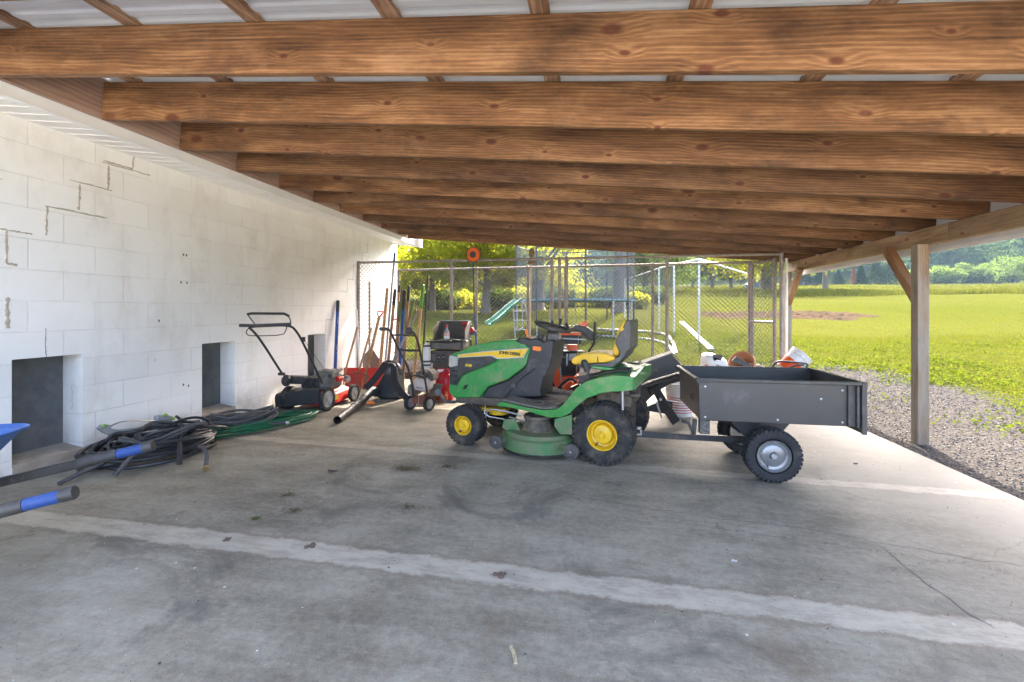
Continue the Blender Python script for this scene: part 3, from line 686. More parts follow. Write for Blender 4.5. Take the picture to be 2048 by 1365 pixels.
b.cyl(c-Zn*.10, c-Zn*.0, .035, .045, 18); b.build('wheel_spoke', K_PLA, sw, bevel=.004)
# seat
seat = part_empty('seat', tr, Matrix())
cu = [(1068,470),(1075,448),(1105,428),(1160,412),(1250,402),(1330,410),(1395,432),(1405,455),(1340,476),(1285,478),(1150,488),(1090,494)]
tprism(cu, .215, -.215, 'cushion', Y_SEAT, seat, bevel=.028, bseg=4, angle=60)
bk = [(1390,420),(1385,380),(1395,330),(1420,250),(1442,185),(1462,165),(1490,160),(1484,185),(1462,250),(1440,330),(1432,400),(1428,430)]
tprism(bk, .17, -.17, 'back_cushion', Y_SEAT, seat, bevel=.022, bseg=4, angle=60)
sh = [(1150,488),(1285,480),(1340,478),(1400,440),(1428,432),(1436,400),(1400,330),(1412,290),(1448,230),(1470,190),(1490,158),(1512,150),(1520,170),(1519,300),(1518,372),(1490,398),(1478,430),(1400,505),(1360,520),(1180,525),(1110,505)]
tprism(sh, .205, -.205, 'seat_shell', K_SHELL, seat, bevel=.014, bseg=3)
b = MB(TR)                                                            # split in the vinyl
b.tube([T6(1268,418,.20), T6(1271,440,.217), T6(1274,476,.218)], .004, 5); b.build('seam', K_LET, seat)
b = MB(TR); b.add(*[[T6(x, y, .207) for x, y in ((1446,222),(1452,205),(1470,190),(1462,215),(1475,222),(1450,240))], [(0,1,2,3,4,5)]]); b.build('torn_foam', Y_SEAT, seat, smooth=False)
b = MB(TR)
for t in (.12, -.12):
    b.bar(T6(1120,590,t), T6(1440,535,t), .05, .03); b.cyl(T6(1150,600,t), T6(1150,600,t-.03), .03, None, 12)
b.tube([T6(1395,540,.1), T6(1420,515,.1), T6(1440,500,.1), T6(1440,545,.1)], .012, 6)
b.build('seat_bracket', K_MET, tr, bevel=.004)
b = MB(TR); b.cyl(T6(1172,478,.27), T6(1195,545,.27), .03, .026, 14); b.ball(T6(1170,478,.27), .031, 12, 8); b.cyl(T6(1195,545,.27), T6(1220,600,.25), .008, None, 8); b.build('lift_lever', K_PLA, tr)
# fender and foot board, both sides
top = [(512,788),(540,775),(620,792),(700,812),(850,838),(955,832),(1005,800),(1048,745),(1108,672),(1180,622),(1280,592),(1390,574),(1490,578),(1548,592)]
bot = [(1552,682),(1500,690),(1390,697),(1290,710),(1190,748),(1120,802),(1060,862),(1000,890),(900,894),(760,852),(600,816),(515,806)]
P = [T6(x, y, .50) for x, y in top]; Q = [T6(x, y, .50) for x, y in bot]
for sgn in (1, -1):
    b = MB(TR); f = lambda p, t, dz=0: Vector((p.x, t*sgn, p.z+dz))
    b.prism([f(p, .50) for p in P+Q], (0, -.03*sgn, 0))
    n = len(P)
    for i in range(n-1):                                              # top skin from the rolled edge inwards
        k0, k1 = (.012 if i > 6 else -.012), (.012 if i+1 > 6 else -.012)
        b.prism([f(P[i], .488, -.002), f(P[i+1], .488, -.002), f(P[i+1], .20, k1), f(P[i], .20, k0)], (0, 0, -.012))
    b.prism([f(P[-1], .5), f(P[-1], .0, .03), f(Q[0], .0), f(Q[0], .5)], (.02, 0, 0))
    b.build('fender', G_JD, tr, bevel=.009, bseg=3)
    b = MB(TR)
    for i in range(1, 5):
        b.prism([f(P[i], .465, .012), f(P[i+1], .465, .012), f(P[i+1], .23, .0), f(P[i], .23, .0)], (0, 0, -.008))
    for i in range(1, 5):
        for k in range(6):
            p = P[i].lerp(P[i+1], k/6); b.box((p.x, .35*sgn, p.z+.011), (.012, .2, .012))
    b.build('foot_mat', G_MAT, tr, smooth=False)
    b = MB(TR)
    for i in range(7, 12): b.prism([f(P[i], .33, .022), f(P[i+1], .33, .022), f(P[i+1], .2, .035), f(P[i], .2, .035)], (0, 0, -.012))
    b.build('fender_trim', K_PLA, tr, bevel=.004)
b = MB(TR); p = P[-1]; b.prism([Vector((p.x+.02, -.24, p.z+.025)), Vector((p.x+.02, .24, p.z+.025)), Vector((p.x+.42, .24, p.z+.05)), Vector((p.x+.42, -.24, p.z+.05))], (0, 0, -.03)); b.build('rear_deck', G_JD, tr, bevel=.01)
# chassis
b = MB(TR)
b.box((.72, 0, .385), (1.75, .34, .10)); b.box((.02, 0, .33), (.36, .46, .26)); b.box((-.05, 0, .52), (.3, .5, .12))
b.cyl((0, -.3, .254), (0, .3, .254), .05, None, 14)
for i in range(26):
    b.box((random.uniform(-.22, .3), random.uniform(.12, .3), random.uniform(.35, .6)), (random.uniform(.03, .12), random.uniform(.03, .1), random.uniform(.02, .06)), (random.uniform(-.3,.3), random.uniform(-.5,.5), random.uniform(-.5,.5)))
b.box((1.36, 0, .30), (.08, .5, .06)); b.box((1.36, .23, .24), (.06, .05, .12)); b.box((1.36, -.23, .24), (.06, .05, .12))
b.build('chassis', K_GRIME, tr, bevel=.006)
b = MB(TR); b.bar(T6(1463,680,.40), T6(1463,835,.40), .03, .012); b.build('fender_stay', S_ZINC, tr)
b = MB(TR); b.bar(T6(1042,868,.42), T6(1046,912,.42), .016, .01); b.build('fender_stay', S_ZINC, tr)
b = MB(TR); b.tube([T6(62,702,.22), T6(85,735,.22), T6(118,775,.22), T6(190,775,.2)], .016, 8); b.tube([T6(62,702,.22), T6(62,702,-.22)], .016, 8); b.tube([T6(62,702,-.22), T6(118,775,-.22), T6(190,775,-.2)], .016, 8)
b.cyl(T6(60,702,.25), T6(60,702,.20), .032, None, 16); b.build('front_bumper', K_MET, tr, bevel=0)
b = MB(TR); b.tube([T6(390,912,.30), T6(420,905,.30), T6(432,840,.30), T6(470,828,.30), T6(600,850,.28), T6(690,880,.26)], .0085, 8, smooth=2); b.tube([T6(420,800,.30), T6(412,880,.30), T6(560,905,.3)], .007, 8, smooth=1)
b.tube([T6(600,890,.34), T6(760,930,.36), T6(900,945,.36)], .007, 6); b.build('steering_rod', S_ZINC, tr)
b = MB(TR); b.box((1.18, .1, .30), (.30, .2, .035), (0,0,.2)); b.cyl((1.12,.12,.26), (1.12,.12,.32), .10, None, 24); b.build('drive_pulley', Y_JD, tr, bevel=.005)
# wheels
for sgn in (1, -1):
    wheel(tr, (0, .37*sgn, .254), (0, sgn, 0), .254, .235, .122, Y_JD, K_RUB, n=34, xf=TR, dish=.55)
    wheel(tr, (1.345, .375*sgn, .188), (0, sgn, 0), .188, .165, .088, Y_JD, K_RUB, n=28, xf=TR, dish=.7)
# mower deck: stadium of three blade circles, open skirt below, stepped top
def deck_outline(gr=0.0, z=0.0, n=18):
    cx = .585; pts = []
    for c, a0, a1 in (((cx+.02, .30), -.15, math.pi+.15), ((cx, -.30), math.pi-.15, 2*math.pi+.15)):
        for i in range(n+1):
            t = a0+(a1-a0)*i/n; rr = .345+gr
            pts.append(Vector((c[0]+rr*math.cos(t)*1.02, c[1]+rr*math.sin(t), z)))
    return pts
b = MB(TR); b.loft([deck_outline(.004, .055), deck_outline(.004, .165), deck_outline(-.004, .172), deck_outline(-.03, .178), deck_outline(-.05, .205), deck_outline(-.11, .21)])
dk = b.build('mower_deck', G_DECK, tr, angle=30)
b = MB(TR); b.loft([deck_outline(.008, .05), deck_outline(.011, .062), deck_outline(.004, .068)], cap=False); b.build('deck_lip', K_MET, dk)
b = MB(TR); b.prism([T6(x, y, .5) for x, y in ((945,905),(1075,870),(1075,1025),(985,1020),(940,960))], (0,-.02,0)); b.build('deck_bracket', G_DECK, dk, bevel=.005)
b = MB(TR); b.prism([T6(x, y, .45) for x, y in ((560,905),(640,905),(700,1020),(610,1010),(545,970))], (0,-.02,0)); b.build('deck_bracket', G_DECK, dk, bevel=.005)
for s, t in ((.62,.33),(.58,-.33),(.60,0)):
    b = MB(TR); b.lathe([(.155,.205),(.14,.235),(.115,.30),(.10,.31),(.001,.312)], (s,t,0), (0,0,1), 28, cap=False)
    b.cyl((s,t,.31), (s,t,.36), .035, None, 14); b.lathe([(.13,.31),(.135,.325),(.13,.34)], (s,t,0), (0,0,1), 28); b.build('spindle_cover', K_GRIME, dk)
b = MB(TR)
for k in range(220):
    a = random.uniform(0, 6.28); r0 = abs(random.gauss(.16, .05)); p = Vector((.62+r0*math.cos(a)*1.1, .34+r0*math.sin(a), .212+random.uniform(0,.02)))
    d = Vector((random.uniform(-1,1), random.uniform(-1,1), random.uniform(-.2,.5))).normalized()*random.uniform(.02,.05); b.tube([p, p+d], .0016, 3)
b.build('grass_clippings', CLIP, dk, smooth=False)['kind'] = 'stuff'
for px, r in ((505, .060), (1070, .064)):
    py = 1078 if px == 505 else 1150; c = T6(px, py, .655)
    b = MB(TR); b.lathe([(.012,-.02),(r*.7,-.024),(r*.93,-.022),(r,-.012),(r,.012),(r*.93,.022),(r*.72,.023),(r*.68,.012),(r*.25,.013),(r*.22,.02),(.001,.02)], c, (0,1,0), 36, cap=False)
    b.m = 1; b.cyl(c, c+Vector((0,.024,0)), .011, None, 6); g = b.build('gauge_wheel', [K_SHELL, S_ZINC], dk)
    b = MB(TR); q = c.copy(); q.y -= .03; e = Vector((.585+(.22 if px == 505 else -.2), .50, .13)); b.bar(q, e, .012, .05); b.build('wheel_arm', G_DECK, dk, bevel=.003)
# ------------------------------------------------------------------ dump cart
K_TUB = M('dusty black tub', (.036,.035,.033), (.056,.054,.050), scale=3, rough=.42, bump=.03, bscale=120, dirt=(.13,.125,.12), damt=.2, dscale=3)
ct = thing('dump_cart', 'black steel garden dump cart with grey wheels hitched behind the mower', 'garden cart', (1.315, 4.09, 0))
x0, x1, y0, y1, zb, zt = .805, 1.955, 3.80, 4.635, .418, .738
tub = part_empty('tub', ct, Matrix())
t = .012
b = MB(); b.prism([(x0,y0,zt),(x1,y0,zt),(x1,y0,zb),(x0+.01,y0,zb+.005)], (0,t,0)); b.build('side_panel', K_TUB, tub, bevel=.004)
b = MB(); b.prism([(x0,y1,zt),(x1,y1,zt),(x1,y1,zb),(x0+.01,y1,zb+.005)], (0,-t,0)); b.build('side_panel', K_TUB, tub, bevel=.004)
b = MB(); b.box2((x0+.004,y0+t+.001,zb+.012), (x0+.004+t,y1-t-.001,zt-.004)); b.build('front_panel', K_TUB, tub, bevel=.004)
b = MB(); b.box2((x0+.02,y0+t+.001,zb), (x1-.02,y1-t-.001,zb+.01)); b.build('tub_floor', K_TUB, tub)
b = MB()                                                             # rolled rim round the top
b.bar((x0-.014,y0-.012,zt+.004), (x1,y0-.012,zt+.004), .03, .026); b.bar((x0-.014,y1+.012,zt+.004), (x1,y1+.012,zt+.004), .03, .026); b.bar((x0-.012,y0-.02,zt+.006), (x0-.012,y1+.02,zt+.006), .034, .024)
b.build('rim_rail', K_TUB, tub, bevel=.006)
b = MB(); b.box2((x0-.02,y0-.034,zt-.016), (x0+.07,y0-.026,zt+.022)); b.build('corner_cap', K_PLA, tub, bevel=.003)
b = MB(); b.box2((x1-.10,y0-.022,zb+.01), (x1-.085,y0-.002,zt-.012)); b.box2((x1-.045,y0-.03,zb), (x1-.03,y0-.002,zt-.012)); b.build('gate_channel', K_TUB, tub, bevel=.002)
b = MB(); b.box2((x1+.004,y0-.025,zb-.05), (x1+.018,y1+.025,zt+.012)); b.box2((x1-.012,y0-.03,zb-.05), (x1+.022,y0-.012,zt+.014)); b.box2((x1-.012,y1+.012,zb-.05), (x1+.022,y1+.03,zt+.014)); b.box2((x1-.008,y0-.03,zt+.002), (x1+.024,y1+.03,zt+.02)); b.build('tailgate', K_TUB, ct, bevel=.004)
b = MB(); yc = 4.13
b.bar((.36,yc,.205), (1.5,yc,.195), .045, .05); b.bar((1.315,3.76,.2), (1.315,4.44,.2), .03, .03)
for yy in (3.98, 4.25): b.prism([(1.06,yy,.415),(1.56,yy,.415),(1.44,yy,.26),(1.33,yy,.175),(1.20,yy,.26)], (0,.006,0))
b.bar((1.02,4.12,.41), (1.2,4.12,.26), .04, .012); b.bar((1.08,4.02,.40), (1.24,4.02,.25), .035, .012)
b.build('frame', K_MET, ct, bevel=.004)
b = MB(); b.box2((.30,yc-.03,.20), (.40,yc+.03,.212)); b.box2((.30,yc-.03,.25), (.40,yc+.03,.262)); b.box2((.39,yc-.03,.2), (.402,yc+.03,.262)); b.cyl((.335,yc,.17), (.335,yc,.29), .009, None, 8); b.build('hitch', S_ZINC, ct)
b = MB(); b.box2((.83,3.86,.298), (.905,3.93,.415)); b.build('latch_plate', M('scuffed black plate', (.015,.015,.015), (.16,.15,.14), scale=60, rough=.6, bump=.4, bscale=50), ct, bevel=.003)
b = MB(); b.bar((.80,3.9,.41), (.785,3.9,.27), .04, .03); b.bar((.785,3.9,.29), (.75,3.9,.375), .04, .022); b.bar((.755,3.9,.375), (.70,3.9,.385), .06, .016); b.build('dump_pedal', K_MET, ct, bevel=.003)
b = MB(); b.tube([(x0+.002,3.98,.60), (x0-.025,3.98,.595), (x0-.02,3.98,.56), (x0+.002,3.98,.555)], .005, 6, smooth=1); b.build('front_hook', K_MET, ct)
b = MB()
for x, z in ((x0+.05,zb+.03),(x1-.13,zb+.03),(x0+.05,zt-.05),(x1-.13,zt-.05),(.5*(x0+x1),zb+.03),(.5*(x0+x1)+.3,zt-.12)): b.lathe([(.009,0),(.0085,-.003),(.004,-.0055),(.001,-.0055)], (x, y0-.0005, z), (0,1,0), 10)
b.build('carriage_bolts', S_ZINC, tub)
for y, s in ((3.745,-1), (4.445,1)): wheel(ct, (1.315, y, .2), (0, -1, 0), .2, .13, .124, S_RIM, K_RUBC, n=36, dish=-.35)
# ------------------------------------------------------------------ chain link kennel
GALV = M('weathered galvanised pipe', (.33,.30,.27), (.22,.19,.165), scale=12, rough=.55, metal=.35, bump=.1, dirt=(.20,.13,.08), damt=.35, dscale=14)
WIRE = M('fence wire', (.12,.11,.10), (.085,.078,.07), scale=8, rough=.5, metal=.4, bump=0)
ALU = M('bright aluminium pipe', (.62,.62,.60), (.52,.52,.50), scale=9, rough=.4, metal=.5)
def link(a, b, z0, z1, cell=.074, r=.0028):
    """woven wire between plan points a and b"""
    a, b = Vector((a[0], a[1], 0)), Vector((b[0], b[1], 0)); L = (b-a).length; d = (b-a)/L; h = z1-z0; m = MB()
    nrm = Vector((-d.y, d.x, 0)); n = int((L+h)/cell)+1
    for s in (1, -1):
        for i in range(n):
            x = i*cell-(h if s > 0 else 0)
            p, q = (x, 0.0), (x+s*h, h)
            if s < 0: p, q = (x, 0.0), (x-h, h)
            # clip to 0..L
            def clip(p, q):
                (xa, za), (xb, zb) = p, q
                if xa == xb: return None
                t0, t1 = 0.0, 1.0
                for lim, sg in ((0, 1), (L, -1)):
                    fa, fb = sg*(xa-lim), sg*(xb-lim)
                    if fa < 0 and fb < 0: return None
                    if fa < 0: t0 = max(t0, fa/(fa-fb))
                    elif fb < 0: t1 = min(t1, fa/(fa-fb))
                return ((xa+(xb-xa)*t0, za+(zb-za)*t0), (xa+(xb-xa)*t1, za+(zb-za)*t1)) if t1-t0 > .01 else None
            c = clip(p, q)
            if c: m.tube([a+d*c[0][0]+Vector((0,0,z0+c[0][1]))+nrm*(.002*s), a+d*c[1][0]+Vector((0,0,z0+c[1][1]))+nrm*(.002*s)], r, 3, cap=False)
    i = .02
    while i < L:                                                      # twisted barbs along the top
        p = a+d*i+Vector((0,0,z1)); m.tube([p, p+d*.012+Vector((0,0,.028))], r, 3, cap=False); i += cell
    return m
def fence(name, label, A, B, zg, zt, us, yplane, rails=(), cat='fence', group=None, cell=.074, mat=GALV, rp=.028):
    t = thing(name, label, cat, (A[0], A[1], zg), 0, group)
    for x, y in us:
        b = MB(); b.cyl((x, y, zg-.06), (x, y, zt+.01), rp, None, 10); b.ball((x, y, zt+.012), rp*1.1, 10, 6, (1,1,.7)); b.build('post', mat, t)
    for z in (zt,)+tuple(rails):
        b = MB(); b.cyl((A[0], A[1], z), (B[0], B[1], z), .021, None, 8); b.build('rail', mat, t)
    link(A, B, zg+.04, zt, cell).build('wire_mesh', WIRE, t, smooth=False, fixn=False)
    return t
FY = 7.84; zt = PY(1100,518,FY).z
A, B = (PY(717,600,FY).x, FY), (PY(1563,600,FY).x, FY)
fence('kennel_fence', 'tall rusty chain link fence panel across the back of the slab', A, B, 0, zt, [(PY(u,600,FY).x, FY) for u in (717,903,1104,1119,1133,1334,1563)], FY)
A2, B2 = (PY(796,541,8.92).x, 8.92), (2.64, 8.54); zt2 = PY(900,539,8.88).z
def on(u):                                                            # point of the rear line under picture column u
    d = ray(u, 600); a = Vector((A2[0], A2[1])); e = Vector((B2[0]-A2[0], B2[1]-A2[1])); den = d.x*e.y-d.y*e.x
    k = (a.x*e.y-a.y*e.x)/den; return (d.x*k, d.y*k)
fence('kennel_fence', 'lower chain link fence behind the first one with a thin top rail', A2, B2, .2, zt2, [on(u) for u in (797,953,1056,1131,1305,1499)], 0)
C2 = (PY(1549,600,7.95).x, 7.95)
t = fence('kennel_gate', 'narrow chain link gate with a middle rail at the kennel end', B2, C2, .16, 2.10, [(B2[0]+.03, B2[1]-.07), C2], 0, rails=(1.10,), cat='gate')
b = MB(); p = PY(1573,600,7.9); b.cyl((p.x, 7.9, 0), (p.x, 7.9, 2.12), .022, None, 12); o = b.build('downpipe', ALU, None, loc=(p.x, 7.9, 0)); tag(o, 'slim bright metal pipe standing against the kennel fence end', 'pipe')
# tall run beyond
def W(u, v, d): return Vector((0,0,H))+ray(u, v)*d
run = thing('run_enclosure', 'tall pipe framed netting enclosure standing on the lawn beyond the kennel', 'enclosure', W(1398,676,12.3))
TP = [W(1398,519,12.3), W(1348,530,13.9), W(1318,537,15.3), W(1250,560,20.5)]
for i, p in enumerate(TP):
    g = float(gz(p.x, p.y)); b = MB(); b.cyl((p.x, p.y, g-.1), p, .03, None, 8); b.build('post', ALU, run)
for a, c in zip(TP, TP[1:]): b = MB(); b.cyl(a, c, .022, None, 8); b.build('rail', ALU, run)
e = W(1497,549,17.5); b = MB(); b.cyl(TP[0], e, .035, None, 8); b.build('rail', M('sunlit white pipe', (.8,.8,.78), rough=.4), run)
b = MB(); b.cyl((e.x, e.y, float(gz(e.x, e.y))-.1), e, .03, None, 8); b.build('post', ALU, run)
NETG = NT('grey netting'); _b = NETG.n('BsdfDiffuse', {0: (.16,.17,.17)}); _tr = NETG.n('BsdfTransparent')
_f = NETG.ramp(NETG.noise(NETG.coord(), 9, 6, .7).outputs[0], [(.35, .14), (.7, .40)]); _mx = NETG.n('MixShader', {0: _f, 1: _tr, 2: _b}); NETG.t.links.new(_mx.outputs[0], NETG.out.inputs[0]); NETG = NETG.m
for a, c in zip(TP[1:], TP[2:]):
    g = float(gz(a.x, a.y)); g2 = float(gz(c.x, c.y))
    b = MB(); b.add([a, c, Vector((c.x, c.y, g2)), Vector((a.x, a.y, g))], [(0,1,2,3)]); b.build('net_panel', NETG, run, smooth=False)
# ------------------------------------------------------------------ hand tools leaning in the corner
BLUE = M('blue fibreglass', (.015,.085,.32), (.012,.06,.24), scale=9, rough=.45, bump=.03)
GRN = M('faded green paint', (.10,.17,.045), (.14,.16,.07), scale=18, rough=.7, bump=.1)
DKG = M('dark rubber grip', (.045,.04,.035), (.07,.06,.05), scale=12, rough=.8)
REDP = M('red plastic', (.62,.028,.018), (.52,.02,.014), scale=6, rough=.42, bump=.03, dirt=(.3,.12,.08), damt=.18)
RUSTY = M('rusty tine steel', (.14,.095,.06), (.20,.14,.09), scale=30, rough=.8, metal=.3, bump=.3)
STEEL = M('dull spade steel', (.26,.23,.19), (.17,.145,.12), scale=14, rough=.6, metal=.4, bump=.1)
GREYM = M('grey aluminium handle', (.36,.36,.35), (.28,.28,.27), scale=9, rough=.5, metal=.4)
WHT = M('white plastic', (.78,.77,.74), (.70,.69,.66), scale=5, rough=.45, bump=.03, dirt=(.45,.38,.3), damt=.2)
def C5(x, y): return (680+x/4.266, 480+y/4.266)
def leaner(name, label, top, bot, r, mat, yt=7.78, yb=7.45, grip=None, gl=.3, cat='garden tool', mats=None, z0=.012):
    """a long-handled tool leaning on the fence: from the floor up to its butt"""
    T = PY(*C5(*top), yt); Bq = PY(*C5(*bot), yb); d = (T-Bq); k = (z0-Bq.z)/d.z; F0 = Bq+d*k
    t = thing(name, label, cat, F0, 0, 'long handled tools leaning in the corner'); L = (T-F0).length; u = (T-F0)/L
    gs = T-u*gl if grip else T
    r = r*1.45; b = MB(); b.cyl(F0, gs, r*1.05, r, 10); b.build('handle', mat, t)
    if grip: b = MB(); b.cyl(gs, T, r*1.12, r*1.12, 10); b.ball(T, r*1.12, 10, 6); b.build('grip', grip, t)
    return t, F0, T, u
def dgrip(t, T, u, mat, w=.055, l=.10):
    sd = u.cross(Vector((0,1,0))).normalized(); b = MB()
    b.tube([T-u*.02, T+sd*w*.8+u*l*.45, T+sd*w+u*l, T-sd*w+u*l, T-sd*w*.8+u*l*.45, T-u*.02], .012, 8); b.build('d_handle', mat, t)
t, F0, T, u = leaner('shovel', 'grey handled flat shovel hanging blade low behind the red scoop', (252,357), (252,930), .013, GREYM, 7.78, 7.6)
P = [PY(*C5(x, y), 7.55) for x, y in ((190,1000),(250,930),(275,930),(335,1015),(330,1120),(195,1120))]; b = MB(); b.prism(P, (0,.012,0)); b.build('blade', STEEL, t, bevel=.004)
t, F0, T, u = leaner('shovel', 'wooden shovel with a bright red D handle', (335,655), (235,1080), .017, W_TOOL, 7.6, 7.2); dgrip(t, T, u, REDP)
leaner('rake', 'thick bare wooden handle third from the wall', (405,415), (345,1060), .02, W_TOOL)
leaner('broom', 'tallest silver pole in the corner with a dark blue tip above the rail', (467,118), (385,1060), .013, GREYM, 7.78, 7.5, M('navy tip', (.02,.05,.14), rough=.5), .16)
leaner('hoe', 'wooden handle with a dark taped butt beside the tallest pole', (470,432), (410,1060), .018, W_TOOL, 7.75, 7.4, DKG, .28)
leaner('hoe', 'slim wooden handle with a short black tip', (506,396), (470,1060), .014, W_TOOL, 7.78, 7.5, DKG, .12)
t, F0, T, u = leaner('lopper', 'short green handled tool with a red hook on its shaft', (511,537), (470,1060), .018, W_TOOL, 7.6, 7.3, GRN, .35)
b = MB(); q = PY(*C5(470,670), 7.4); b.tube([q+Vector((-.035,0,.03)), q+Vector((-.03,0,-.02)), q+Vector((0,0,-.03)), q+Vector((.04,0,-.01)), q+Vector((.045,0,.06))], .011, 7, smooth=1); b.build('hook', REDP, t)
leaner('rake', 'bright blue fibreglass handled tool with a dark butt', (549,440), (512,1075), .02, BLUE, 7.7, 7.3, DKG, .34)
leaner('spade', 'pale wooden handle with a black butt leaning right', (588,402), (545,1060), .018, W_TOOL, 7.75, 7.5, DKG, .26)
leaner('cultivator', 'short weathered handle with a mossy green top', (630,510), (540,900), .017, W_TOOL, 7.7, 7.5, GRN, .3)
t, F0, T, u = leaner('spade', 'grey shafted spade with a rusty open D handle', (660,620), (590,760), .013, GREYM, 7.65, 7.5); dgrip(t, T, u, RUSTY, .06, .09)
leaner('rake', 'orange brown wooden handle with a bright green top section', (709,394), (640,1090), .018, W_TOOL, 7.75, 7.4, M('leaf green paint', (.10,.30,.03), rough=.5), .42)
leaner('crowbar', 'thin black rod tapering to a point', (750,305), (705,1040), .012, DKG, 7.78, 7.5)
leaner('broom', 'white taped pole standing hard against the wall corner', (140,590), (165,1060), .012, WHT, 7.6, 7.5)
# pitchforks in front of the scoop
def fork(label, top, nk, tips, yt, yb, n, wide):
    T = PY(*C5(*top), yt); N = PY(*C5(*nk), yb); t = thing('pitchfork', label, 'pitchfork', (N.x, N.y, 0), 0, 'long handled tools leaning in the corner')
    b = MB(); b.tube([T, N], [.018, .016], 10); b.build('handle', W_TOOL, t)
    b = MB(); L, Rr = PY(*C5(*tips[0]), yb-.02), PY(*C5(*tips[1]), yb-.02)
    for i in range(n):
        f = i/(n-1); p = L.lerp(Rr, f); arc = .05*(1-(2*f-1)**2)
        p1 = p+Vector((0,0,arc)); b.tube([p1, p1+Vector((0,-.02,-.09)), p1+Vector((.02*(f-.5),-.03,-.19)), p1+Vector((.06*(f-.5),-.10,-.27))], .006, 5, smooth=1)
    b.tube([L.lerp(Rr, i/8)+Vector((0,0,.05*(1-(2*i/8-1)**2))) for i in range(9)], .008, 6, smooth=1); b.tube([N, L.lerp(Rr,.5)+Vector((0,0,.05))], .009, 6)
    b.build('fork_head', RUSTY, t); return t
fork('manure fork with many curved tines standing before the red scoop', (268,752), (165,1110), ((60,1150),(252,1175)), 6.9, 6.75, 10, .4)
fork('wooden handled fork leaning from the wall with a mossy shaft', (150,745), (38,1150), ((-12,1190),(60,1180)), 6.9, 6.75, 4, .2)
# red scoop shovel
t = thing('snow_scoop', 'large ribbed red plastic snow scoop behind the manure fork', 'snow scoop', G(735,800), 0)
ring = []
for k, (y, dz) in enumerate(((7.18, 0), (7.12, 0), (7.02, 0), (6.9, 0), (6.85, 0))):
    v = (736, 755, 775, 790, 797)[k]; L, Rr = PY(690+(-4,-3,0,-4,-8)[k], v, y), PY(770+(0,-2,-4,-6,-8)[k], v, y)
    ring.append([L.lerp(Rr, i/12)+Vector((0, .018 if i in (0,12) else (.006 if i % 2 else 0), 0)) for i in range(13)]+[L.lerp(Rr, 1-i/12)+Vector((0,.02,-.004)) for i in range(13)])
b = MB(); b.loft(ring); b.build('scoop', REDP, t, angle=20)
# blue pole on the wall
T, N = PX(676,602,WX+.03), PX(670,745,WX+.13); d = T-N; F0 = N+d*((.01-N.z)/d.z)
t = thing('pole', 'bright blue pole with black tip leaning on the white wall', 'pole', F0)
b = MB(); b.cyl(F0, T-(T-F0)*.13, .027, None, 14); b.build('shaft', BLUE, t)
b = MB(); b.cyl(T-(T-F0)*.13, T, .028, None, 14); b.build('tip', M('blue black tip', (.02,.035,.07), rough=.5), t)
b = MB()
for i, f in enumerate((.80,.785,.77,.755,.74,.48,.46,.44,.40)): p = F0.lerp(T, f); b.box(p+Vector((.024,-.014,0)), (.006,.02,.018), (0, 0, R(30)))
b.build('pale_print', WHT, t)
# duster and brush above the fence
def C1(x, y): return (780+x/7.186, 470+y/7.186)
t = thing('duster', 'round orange and black bristle head on a tall blue pole', 'duster', (PY(957,700,7.7).x, 7.7, 0), 0)
p0, p1, p2, p3 = [PY(*C1(x, y), 7.72) for x, y in ((1190,300),(1207,900),(1216,1150),(1228,1365))]; d = p3-p2; p4 = p3+d*((.01-p3.z)/d.z)
b = MB(); b.cyl(p0, p1, .011, .013, 8); b.build('upper_pole', M('dark teal tube', (.012,.05,.085), rough=.4), t)
b = MB(); b.cyl(p1, p2, .015, None, 8); b.build('joint', RUSTY, t); b = MB(); b.cyl(p2, p4, .014, None, 8); b.build('lower_pole', BLUE, t)
c = PY(*C1(1200,285), 7.70); b = MB(); OR2 = M('orange bristle', (.72,.15,.03), (.55,.10,.02), scale=40, rough=.9, bump=.4)
b.lathe([(.055,-.02),(.115,-.03),(.13,0),(.115,.03),(.055,.02)], c, (.25,1,.1), 30, cap=False); b.build('bristle_ring', OR2, t)
b = MB()
for i in range(60): a = 2*math.pi*i/60; q = Vector((math.cos(a)*.97, math.cos(a)*-.24, math.sin(a))); b.tube([c+q*.118, c+q*random.uniform(.136,.15)], .004, 4)
b.lathe([(.001,-.03),(.055,-.03),(.06,0),(.055,.03),(.001,.03)], c, (.25,1,.1), 24, cap=False); b.build('dark_bristle', K_PLA, t)
def C2z(x, y): return (980+x/5.935, 470+y/5.935)
t = thing('brush', 'brown cobweb brush head on a straight pale pole beside the gate posts', 'brush', (PY(1062,700,7.75).x, 7.75, 0))
p0, p1 = PY(*C2z(487,300), 7.75), PY(*C2z(478,1190), 7.75); d = p1-p0; p1 = p1+d*((.01-p1.z)/d.z)
b = MB(); b.cyl(p0, p1, .013, None, 8); b.build('pole', M('pale bamboo', (.55,.45,.32), (.45,.36,.25), scale=9, rough=.6), t)
BRN = M('brown bristle', (.20,.14,.07), (.12,.08,.04), scale=60, rough=1, bump=.8, bscale=150)
b = MB(); c = PY(*C2z(495,215), 7.75); b.ball(c, .062, 14, 10, (.8,.6,1.35)); c = PY(*C2z(500,330), 7.75); b.ball(c, .06, 14, 8, (1.25,.6,.6)); b.build('bristle_head', BRN, t)
